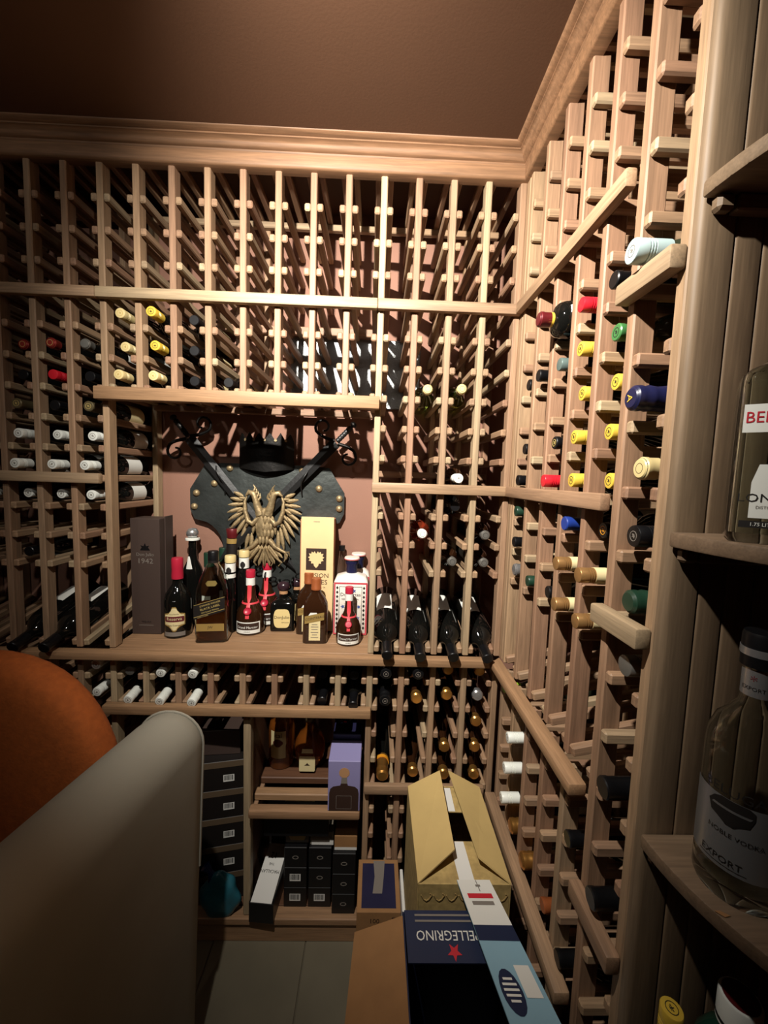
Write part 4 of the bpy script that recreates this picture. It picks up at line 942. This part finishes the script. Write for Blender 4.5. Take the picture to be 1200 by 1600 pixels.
piece('box_body', MC, -.040, .040, -.070, .10, .0, .070, 'box_black', .0015)
cp = obj('lid_panel', MB().add([(-.034,-.069,.0715),(.034,-.069,.0715),(.040,.088,.1215),(-.026,.088,.1215),(-.034,-.069,.0705),(.034,-.069,.0705),(.040,.088,.0705),(-.026,.088,.0705)], [(0,1,2,3),(7,6,5,4),(0,4,5,1),(1,5,6,2),(2,6,7,3),(3,7,4,0)]).mesh('lid_panel', 'paper_white'), MC)
def lidmap(x, y): return (x, y, .0722 + (y+.069)*.3185)
lettering(cp, [('THE', .010, .001, .030, 1, PI), ('MACALLAN', .0130, .001, .010, .95, PI), ('12', .024, .002, .054, 1, PI)], lidmap, 'ink')
# kraft carton with navy panel standing in front of the base rack
NV = thing('kraft_carton', 'kraft carton with navy blue printed top standing beside the tan case', 'carton', (1.030, -.083, 0), (0, 0, 0))
piece('carton_body', NV, -.063, .063, -.080, .076, 0, .300, 'cardboard', .0015); part_patch('navy_panel', NV, lambda x, y: (x, y, .3004), [(-.050,.050,-.070),(-.050,.050,.062)], 'panel_navy', 1)
lettering(NV, [('100', .020, -.012, .272)], flat(-.0805), 'ink_brown'); part_patch('print_block', NV, flat(-.0805), [(.038,.058,.266),(.038,.058,.284)], 'ink_brown', 1)
tp = part_patch('tape_tear', NV, lambda x, y: (x, y, .3008), [(-.018,.010,-.03),(-.012,.016,.02),(-.016,.02,.070)], 'ink_grey', 2)
carton('foam_slab', 'thin white foam slab between the navy-topped carton and tan case', 1.0985, -.150, 0, .009, .16, .335, 'paper_white', cat='foam slab')

# ================================================================== cartons on the floor
carton('carton', 'plain brown carton underneath the tan open case', 1.208, -.248, 0, .208, .285, .309, 'cardboard', cat='carton')
TC = thing('open_case', 'tan cardboard wine case with its two top flaps half open', 'carton', (1.208, -.247, .3095))
W2, D2, H2, tk = .104, .1395, .330, .003
for n_, a in (('side_panel', (-W2, -W2+tk, -D2, D2)), ('side_panel', (W2-tk, W2, -D2, D2)), ('front_panel', (-W2+tk+.0002, W2-tk-.0002, -D2, -D2+tk)), ('back_panel', (-W2+tk+.0002, W2-tk-.0002, D2-tk, D2))):
    piece(n_, TC, a[0], a[1], a[2], a[3], 0, H2, 'cardboard_print', .0005)
piece('bottom_panel', TC, -W2+.004, W2-.004, -D2+.004, D2-.004, .001, .004, 'cardboard', .0005)
def plate(name, par, pts, m, th=.003):
    pts = [Vector(p) for p in pts]; nrm = (pts[1]-pts[0]).cross(pts[2]-pts[0]).normalized()*th
    n = len(pts); b = MB(); b.add(pts + [p-nrm for p in pts], [tuple(range(n)), tuple(range(2*n-1, n-1, -1))] + [(i, i+n, (i+1) % n+n, (i+1) % n) for i in range(n)])
    return obj(name, b.mesh(name, m), par)
plate('flap', TC, [(-W2, -D2, H2+.002), (-.014, -D2+.050, H2+.034), (-.012, D2+.004, H2+.046), (-W2, D2-.006, H2+.004)], 'cardboard_tan')
plate('flap', TC, [(W2, D2-.006, H2+.004), (.014, D2+.004, H2+.046), (.040, -D2+.038, H2+.026), (W2, -D2, H2+.002)], 'cardboard_tan')
plate('minor_flap', TC, [(-W2+.006, -D2+.004, H2-.002), (W2-.006, -D2+.004, H2-.002), (W2-.008, -D2+.108, H2-.004), (-W2+.008, -D2+.108, H2-.004)], 'cardboard_print', .002)
plate('minor_flap', TC, [(-W2+.008, D2-.085, H2-.004), (W2-.008, D2-.085, H2-.004), (W2-.006, D2-.004, H2-.002), (-W2+.006, D2-.004, H2-.002)], 'cardboard_print', .002)
plate('paper_strip', TC, [(-.010, -D2+.006, H2-.0005), (.024, -D2+.006, H2-.0005), (.020, -D2+.106, H2-.0025), (-.014, -D2+.106, H2-.0025)], 'paper_white', .0006)
plate('paper_strip', TC, [(-.014, D2-.084, H2-.0025), (.018, D2-.084, H2-.0025), (.018, D2-.006, H2-.0005), (-.014, D2-.006, H2-.0005)], 'paper_white', .0006)
for k in range(7):                            # printed garland on the front panel
    obj('printed_motif', MB().tube([(-.012,-D2-.0004,.004),(-.006,-D2-.0004,-.006),(0,-D2-.0004,-.010),(.006,-D2-.0004,-.006),(.012,-D2-.0004,.004),(.008,-D2-.0004,.008)], .0014, 5).mesh('printed_motif', 'cardboard_ink'), TC, (-.084+.028*k, 0, H2-.030))
make_bottle('dark', '', (1.212, -.215, .315), (0, 0, 1), label='dark bottle standing inside the tan open case', group=None)

carton('carton', 'plain brown carton underneath the blue water carton', 1.180, -.588, 0, .222, .32, .297, 'cardboard', cat='carton')
PC = thing('water_carton', 'open blue printed water carton with brown inside flap folded outward', 'carton', (1.178, -.590, .2975))
W3, D3, H3 = .110, .168, .318
for n_, a in (('side_panel', (-W3, -W3+tk, -D3, D3)), ('side_panel', (W3-tk, W3, -D3, D3)), ('front_panel', (-W3+tk+.0002, W3-tk-.0002, -D3, -D3+tk)), ('back_panel', (-W3+tk+.0002, W3-tk-.0002, D3-tk, D3))):
    piece(n_, PC, a[0], a[1], a[2], a[3], 0, H3, 'print_navy', .0005)
piece('bottom_panel', PC, -W3+.004, W3-.004, -D3+.004, D3-.004, .001, .004, 'box_black2', .0005)
bf = plate('back_flap', PC, [(-W3+.006, D3-.085, H3-.006), (W3-.006, D3-.085, H3-.006), (W3-.004, D3, H3+.003), (-W3+.004, D3, H3+.003)], 'print_navy')
def bmap(x, y): return (x, D3-.085+y, H3-.0055+y*.106)
lettering(bf, [('S.PELLEGRINO', .0235, -.012, .043, .98, PI)], bmap, 'print_white')
for y_ in (.064, .074): part_patch('small_print', bf, bmap, [(-.085,.045,y_),(-.085,.045,y_+.0035)], 'ink_grey', 1).location.z = .0006
star = [(.015*math.sin(PI*k/5)*(1 if k % 2 == 0 else .42), -.015*math.cos(PI*k/5)*(1 if k % 2 == 0 else .42)) for k in range(10)]
b = MB(); b.add([bmap(x-.012, y+.016) for x, y in star] + [bmap(-.012, .016)], [(i, (i+1) % 10, 10) for i in range(10)]); me = b.mesh('star', 'ink_red'); so = obj('star', me, bf, (0, 0, .0005))
plate('side_flap', PC, [(-W3, -D3, H3), (-W3, D3-.008, H3), (-W3-.100, D3+.010, H3-.062), (-W3-.125, -D3, H3-.070)], 'cardboard')
# long light-blue flap on the right, printed side up, slightly lifted
RFp = [(.012, D3+.036, H3+.034), (.086, D3+.040, H3+.030), (.178, -D3, H3+.014), (.080, -D3, H3+.022)]
P0, P1, P2, P3 = [Vector(p) for p in RFp]
def rmap(u, v, e=.0006): p = (P0*(1-u)+P1*u)*(1-v) + (P3*(1-u)+P2*u)*v; return (p.x, p.y, p.z+e)
fb = MB(); gv = []; NG = 12
for e_ in (0, -.003):
    for i in range(NG+1):
        for j in range(3): gv.append(rmap(j/2, i/NG, e_))
gf = []; N0 = 3*(NG+1)
for i in range(NG):
    for j in range(2): a_ = 3*i+j; gf += [(a_, a_+1, a_+4, a_+3), (N0+a_, N0+a_+3, N0+a_+4, N0+a_+1)]
    gf += [(3*i, 3*i+3, N0+3*i+3, N0+3*i), (3*i+2, N0+3*i+2, N0+3*i+5, 3*i+5)]
gf += [(0, N0, N0+1, 1), (1, N0+1, N0+2, 2), (3*NG, 3*NG+1, N0+3*NG+1, N0+3*NG), (3*NG+1, 3*NG+2, N0+3*NG+2, N0+3*NG+1)]
rf = obj('long_flap', fb.add(gv, gf).mesh('long_flap', 'print_lightblue'), PC)
def rquad(name, u0, u1, v0, v1, m, e=.0006):
    return part_patch(name, rf, lambda x, y: rmap(x, y, e), [(u0, u1, v0), (u0, u1, (v0+v1)/2), (u0, u1, v1)], m, 3)
rquad('white_label', 0, 1, 0, .23, 'print_white'); rquad('navy_band', 0, 1, .23, .30, 'print_navy'); rquad('red_stripe', .15, .85, .075, .10, 'ink_red', .001); rquad('small_print', .2, .8, .115, .135, 'ink_grey', .001)
rquad('pale_picture', .56, .90, .40, .52, 'print_white', .001)
rquad('bottle_picture', .1, .9, .86, 1.0, 'print_white', .001)
cm = MB(); cc = [(.30+.22*math.cos(2*PI*k/18), .50+.085*math.sin(2*PI*k/18)) for k in range(18)]
cm.add([rmap(u, v, .0012) for u, v in cc] + [rmap(.30, .50, .0012)], [(i, (i+1) % 18, 18) for i in range(18)]); obj('round_badge', cm.mesh('round_badge', 'print_navy'), rf)
for v_, hu in ((.455,.10),(.475,.15),(.495,.16),(.515,.15),(.535,.10)): rquad('badge_print', .30-hu, .30+hu, v_-.005, v_+.004, 'print_white', .0018)
lettering(rf, [('+', .30, -.55, -.05, 1.0, 0)], lambda x, y: rmap(-x, -y*.42+.02, .0018), 'ink_grey')

# ================================================================== chairs in the foreground
GS = thing('grey_sofa', 'pale grey upholstered sofa with thick rounded back seen from behind', 'sofa')
path = []                                     # back slab: centre line, half thickness, bottom/top
NL = 34
def back_slab(y0, y1, cx, th, z0, ztop, m, endr=.05):
    rings = []
    for i in range(NL+1):
        s = i/NL; y = y0 + (y1-y0)*s
        e0 = min(1, abs(y-y0)/endr); e1 = min(1, abs(y-y1)/endr)
        k = math.sqrt(max(0, 1-(1-min(e0, e1))**2))
        k = .55 + .45*k; c = cx(s); hw = th*k; zt = ztop(s) - (1-k)*.05
        ring = []
        for q_ in range(16): a = PI*q_/15; ring.append((c - hw*math.cos(a), y, zt - th + th*math.sin(a)*(1 if k > .99 else .6+.4*k)))
        for q_ in range(1, 8): u = q_/8; ring.append((c + hw - .030*u*(hw/th), y, zt - th - (zt-th-z0)*u))
        ring += [(c + hw - .030*(hw/th), y, z0), (c - hw + .01, y, z0)]
        for q_ in range(1, 5): u = q_/5; ring.append((c - hw + .01*(1-u), y, z0 + (zt-th-z0)*u))
        rings.append(ring)
    return MB().loops(rings)
ys = [-.262 - 1.1*i/NL for i in range(NL+1)]
bs = back_slab(-.262, -1.36, lambda s: .527 - .065*math.sin(min(1, s*1.3)*PI/2) - .05*s, .077, .06, lambda s: .972 - .012*s, 'fabric_grey')
obj('back_cushion', bs.mesh('back_cushion', 'fabric_grey', 60), GS)
nr = len(bs.v)//(NL+1); cc_ = Vector((.527, 0, .6))
ring = bs.v[nr:2*nr]
pp = [(v[0] + (.0015 if v[0] > .527 else -.0015), v[1], v[2] + (.0015 if v[2] > .8 else 0)) for v in ring[:19]]
obj('seam', MB().tube(pp, .0028, 6).mesh('seam', 'piping', 60), GS)
piece('seat_cushion', GS, -.28, .36, -1.34, -.80, .24, .46, 'fabric_grey', .04, seg=4)
for x, y in ((-.24, -1.3), (-.24, -.84), (.42, -1.3), (.49, -.34)):
    obj('leg', MB().lathe([(0,0),(.016,0),(.022,.07 if x > 0 else .25),(0,.07 if x > 0 else .25)], 12).mesh('leg', 'leg_wood', 40), GS, (x, y, 0))
OC = thing('orange_chair', 'orange fabric chair with tall rounded back behind the grey sofa', 'chair', (0, 0, 0))
# rounded back: superellipse outline in XZ with padded thickness, slightly curved
rings = []; ncut = 12; cx0, cz0, ax, az = .0, .700, .378, .362
for i in range(ncut+1):
    u = -1 + 2*i/ncut; k = (1-abs(u)**2.6)**.5 if abs(u) < 1 else 0; k = .80 + .20*k
    ring = []
    for q_ in range(48):
        a = 2*PI*q_/48; ca, sa = math.cos(a), math.sin(a)
        x = math.copysign(abs(ca)**.9, ca)*ax*k; z = math.copysign(abs(sa)**.9, sa)*az*k
        ring.append((cx0 + x, -.205 + .060*u - .16*(x/ax)**2*.35, cz0 + z))
    rings.append(ring)
obj('backrest', MB().loops(rings).mesh('backrest', 'fabric_orange', 60), OC)
piece('seat', OC, -.30, .29, -.72, -.285, .36, .47, 'fabric_orange', .04, seg=4)
for x in (-.25, .24):
    for y in (-.68, -.30): obj('leg', MB().lathe([(0,0),(.012,0),(.018,.38),(0,.38)], 12).mesh('leg', 'leg_wood', 40), OC, (x, y, 0))

# ================================================================== bottles on the corner shelves
GN = thing('gin_bottle', 'tall clear squared gin bottle with white and red labels on middle corner shelf', 'bottle', (1.4440, -.734, 1.4695), (0, 0, -.65)); GN.scale = (1.04, 1.04, 1.10)
gw, gd = .080, .068
hollow('glass', GN, [(gw-.008,gd-.008,.010,0),(gw,gd,.012,.006),(gw*.985,gd*.985,.012,.163),(gw*.96,gd*.96,.014,.172),(gw*.80,gd*.8,.018,.179),(.036,.036,.0175,.186),(.034,.034,.0168,.193),(.034,.034,.0168,.226)], .003, 'glass_tint', 5, .010)
lathe_part('cap', GN, [(.0172,.213),(.0185,.213),(.0185,.246),(.017,.249),(0,.249)], 'wax_red')
fy = -gd/2 - .0006
tl = part_patch('top_label', GN, flat(fy), [(-.036,.036,.112),(-.036,.036,.140)], 'label_white', 1); lettering(tl, [('BEEFEATER', .0158, .001, .1265, .92)], flat(fy-.0005), 'ink_red')
ml = part_patch('main_label', GN, flat(fy), [(-.024,.036,.026),(-.024,.036,.062),(-.019,.036,.080)], 'label_white', 1)
lettering(ml, [('LONDON', .0120, -.004, .046, 1.15)], flat(fy-.0005), 'ink'); lettering(ml, [('DISTILLED IN THE HEART', .0042, .005, .037)], flat(fy-.0005), 'ink_grey')
part_patch('lower_band', GN, flat(fy), [(-.031,.036,.016),(-.031,.036,.023)], 'ink', 1); lettering(GN, [('1.75 LITRES', .005, -.010, .0195)], flat(fy-.0005), 'label_white')
VB = thing('vodka_bottle', 'clear round vodka bottle with silver label on lower corner shelf', 'bottle', (1.458, -.727, 1.0285), (0, 0, -1.02))
prof = [(0,.010),(.03,.006),(.0415,0),(.0435,.006),(.0435,.030),(.0425,.034),(.0435,.038),(.0435,.175),(.0420,.195),(.0350,.215),(.0230,.230),(.0165,.240),(.0150,.250),(.0145,.300),(0,.300)]
o1 = MB().lathe(prof, 32).mesh('o', 'glass_clear', 45); o2 = MB().lathe([(0,.022),(.03,.020)] + [(max(r_-.003, 0), z if z > .02 else .02+.0005*i) for i, (r_, z) in enumerate(prof[3:-1])] + [(0,.298)], 32).mesh('i', 'glass_clear', 45)
o2.flip_normals(); bm = bmesh.new(); bm.from_mesh(o1); bm.from_mesh(o2); me = bpy.data.meshes.new('glass'); bm.to_mesh(me); bm.free(); me.materials.append(M['glass_clear']); me.shade_smooth(); me.set_sharp_from_angle(angle=.8)
obj('glass', me, VB)
cp = lathe_part('cap', VB, [(.0150,.288),(.0185,.288),(.0188,.300),(.0188,.326),(.0175,.330),(0,.330)], 'cap_black'); lathe_part('silver_ring', cp, [(.0187,.302),(.0196,.302),(.0196,.311),(.0187,.311),(.0187,.302)], 'cap_silver')
nl = spanpatch('neck_label', VB, .0156, -.018, .018, .252, .286, 'cap_silver'); lettering(nl, [('EXPORT', .0065, 0, .262)], cyl(.0160), 'ink'); lettering(nl, [('*', .016, 0, .272)], cyl(.0160), 'label_maroon')
vl = spanpatch('label', VB, .0440, -.052, .052, .040, .130, 'vodka_label'); lettering(vl, [('BELUGA', .0160, 0, .139, 1.05)], cyl(.0445), 'ink'); lettering(vl, [('NOBLE VODKA', .0080, .006, .086)], cyl(.0446), 'ink'); lettering(vl, [('EXPORT', .0115, -.006, .052)], cyl(.0446), 'ink')
part_patch('export_bar', vl, cyl(.0443), [(-.030,.020,.0445),(-.030,.020,.0455)], 'ink', 6)
em = part_patch('emblem', vl, cyl(.0446), [(-.004,.004,.098),(-.020,.018,.106),(-.024,.022,.118),(-.018,.022,.126),(-.010,.016,.130)], 'ink'); part_patch('emblem_wave', em, cyl(.0450), [(-.020,.018,.116),(-.018,.020,.119)], 'cap_silver')
BS = .5905
t = stand('spirit_bottle', 'bottle with yellow cap on the bottom corner shelf', 1.420, -.700, BS)
lathe_part('glass', t, [(0,0),(.03,0),(.033,.006),(.033,.12),(.028,.14),(.015,.165),(.0135,.175),(.0135,.212),(0,.212)], 'glass_olive'); cp = obj('cap', capsule_mesh('bordeaux', 'screw', 'cap_yellow'), t, (0, 0, -.05)); obj('emblem', ring_emblem('ink'), cp, (0, 0, .2641))
t = stand('spirit_bottle', 'big green bottle with white cap on the bottom corner shelf', 1.492, -.722, BS)
lathe_part('glass', t, [(0,.004),(.04,0),(.046,.008),(.046,.15),(.042,.175),(.03,.20),(.022,.212),(.020,.22),(.020,.235),(0,.235)], 'glass_bluegreen'); cp = lathe_part('cap', t, [(.0205,.222),(.0235,.222),(.0235,.262),(.0225,.264),(0,.264)], 'cap_white'); lathe_part('cap_disc', cp, [(0,.2642),(.020,.2642),(.020,.2652),(0,.2655)], 'cap_maroon'); lathe_part('cap_band', cp, [(.0233,.226),(.0237,.226),(.0237,.231),(.0233,.231),(.0233,.226)], 'ink')
sc_ = plate('paper_scrap', None, [(1.402, -.762, 1.0292), (1.409, -.769, 1.0292), (1.417, -.768, 1.0296), (1.409, -.762, 1.0292)], 'cardboard', .0004); tag(sc_, 'small torn scrap of paper on the lower corner shelf', 'paper')

# ================================================================== lamps
def lamp(name, label, pos, aim, watts, size, blend, rad):
    t = thing(name, label, 'spotlight', (pos.x, pos.y, CEIL))
    obj('ceiling_plate', MB().lathe([(0, -.012), (.04, -.012), (.042, -.002), (.042, 0), (0, 0)], 24).mesh('ceiling_plate', 'lamp_metal', 40), t)
    d = (aim-pos).normalized(); q = (-d).to_track_quat('Z', 'Y').to_euler()
    rel = pos - Vector((pos.x, pos.y, CEIL))
    back = rel - d*.07
    obj('stem', MB().tube([(0, 0, -.01), tuple(back)], .006, 8).mesh('stem', 'lamp_metal', 40), t)
    h = obj('lamp_head', MB().lathe([(0, .09), (.022, .085), (.03, .06), (.033, .008), (.033, .001), (.030, .001), (.028, .012), (0, .012)], 24).mesh('lamp_head', 'lamp_metal', 40), t, tuple(rel), q)
    obj('lens', MB().lathe([(0, .0105), (.027, .0105), (.027, .0118), (0, .0118)], 20).mesh('lens', 'lamp_lens', 40), h)
    l = bpy.data.lights.new(name, 'SPOT'); l.energy = watts; l.spot_size = math.radians(size); l.spot_blend = blend; l.shadow_soft_size = rad
    l.color = (1, .945, .86)
    lo = bpy.data.objects.new(name+'_light', l); C.objects.link(lo); lo.location = pos + d*.006
    lo.rotation_euler = q
    return t
lamp('track_spotlight', 'small dark ceiling spotlight aimed at the back racks', SPOT_POS, SPOT_AIM, SPOT_W, 116, 1.0, .014)
lamp('track_spotlight', 'added fill spotlight aimed at the left rack above the seating', FILL_POS, FILL_AIM, FILL_W, 130, 1.0, .03)  # added fill lamp, unseen fixture, lifts the left rack and chairs
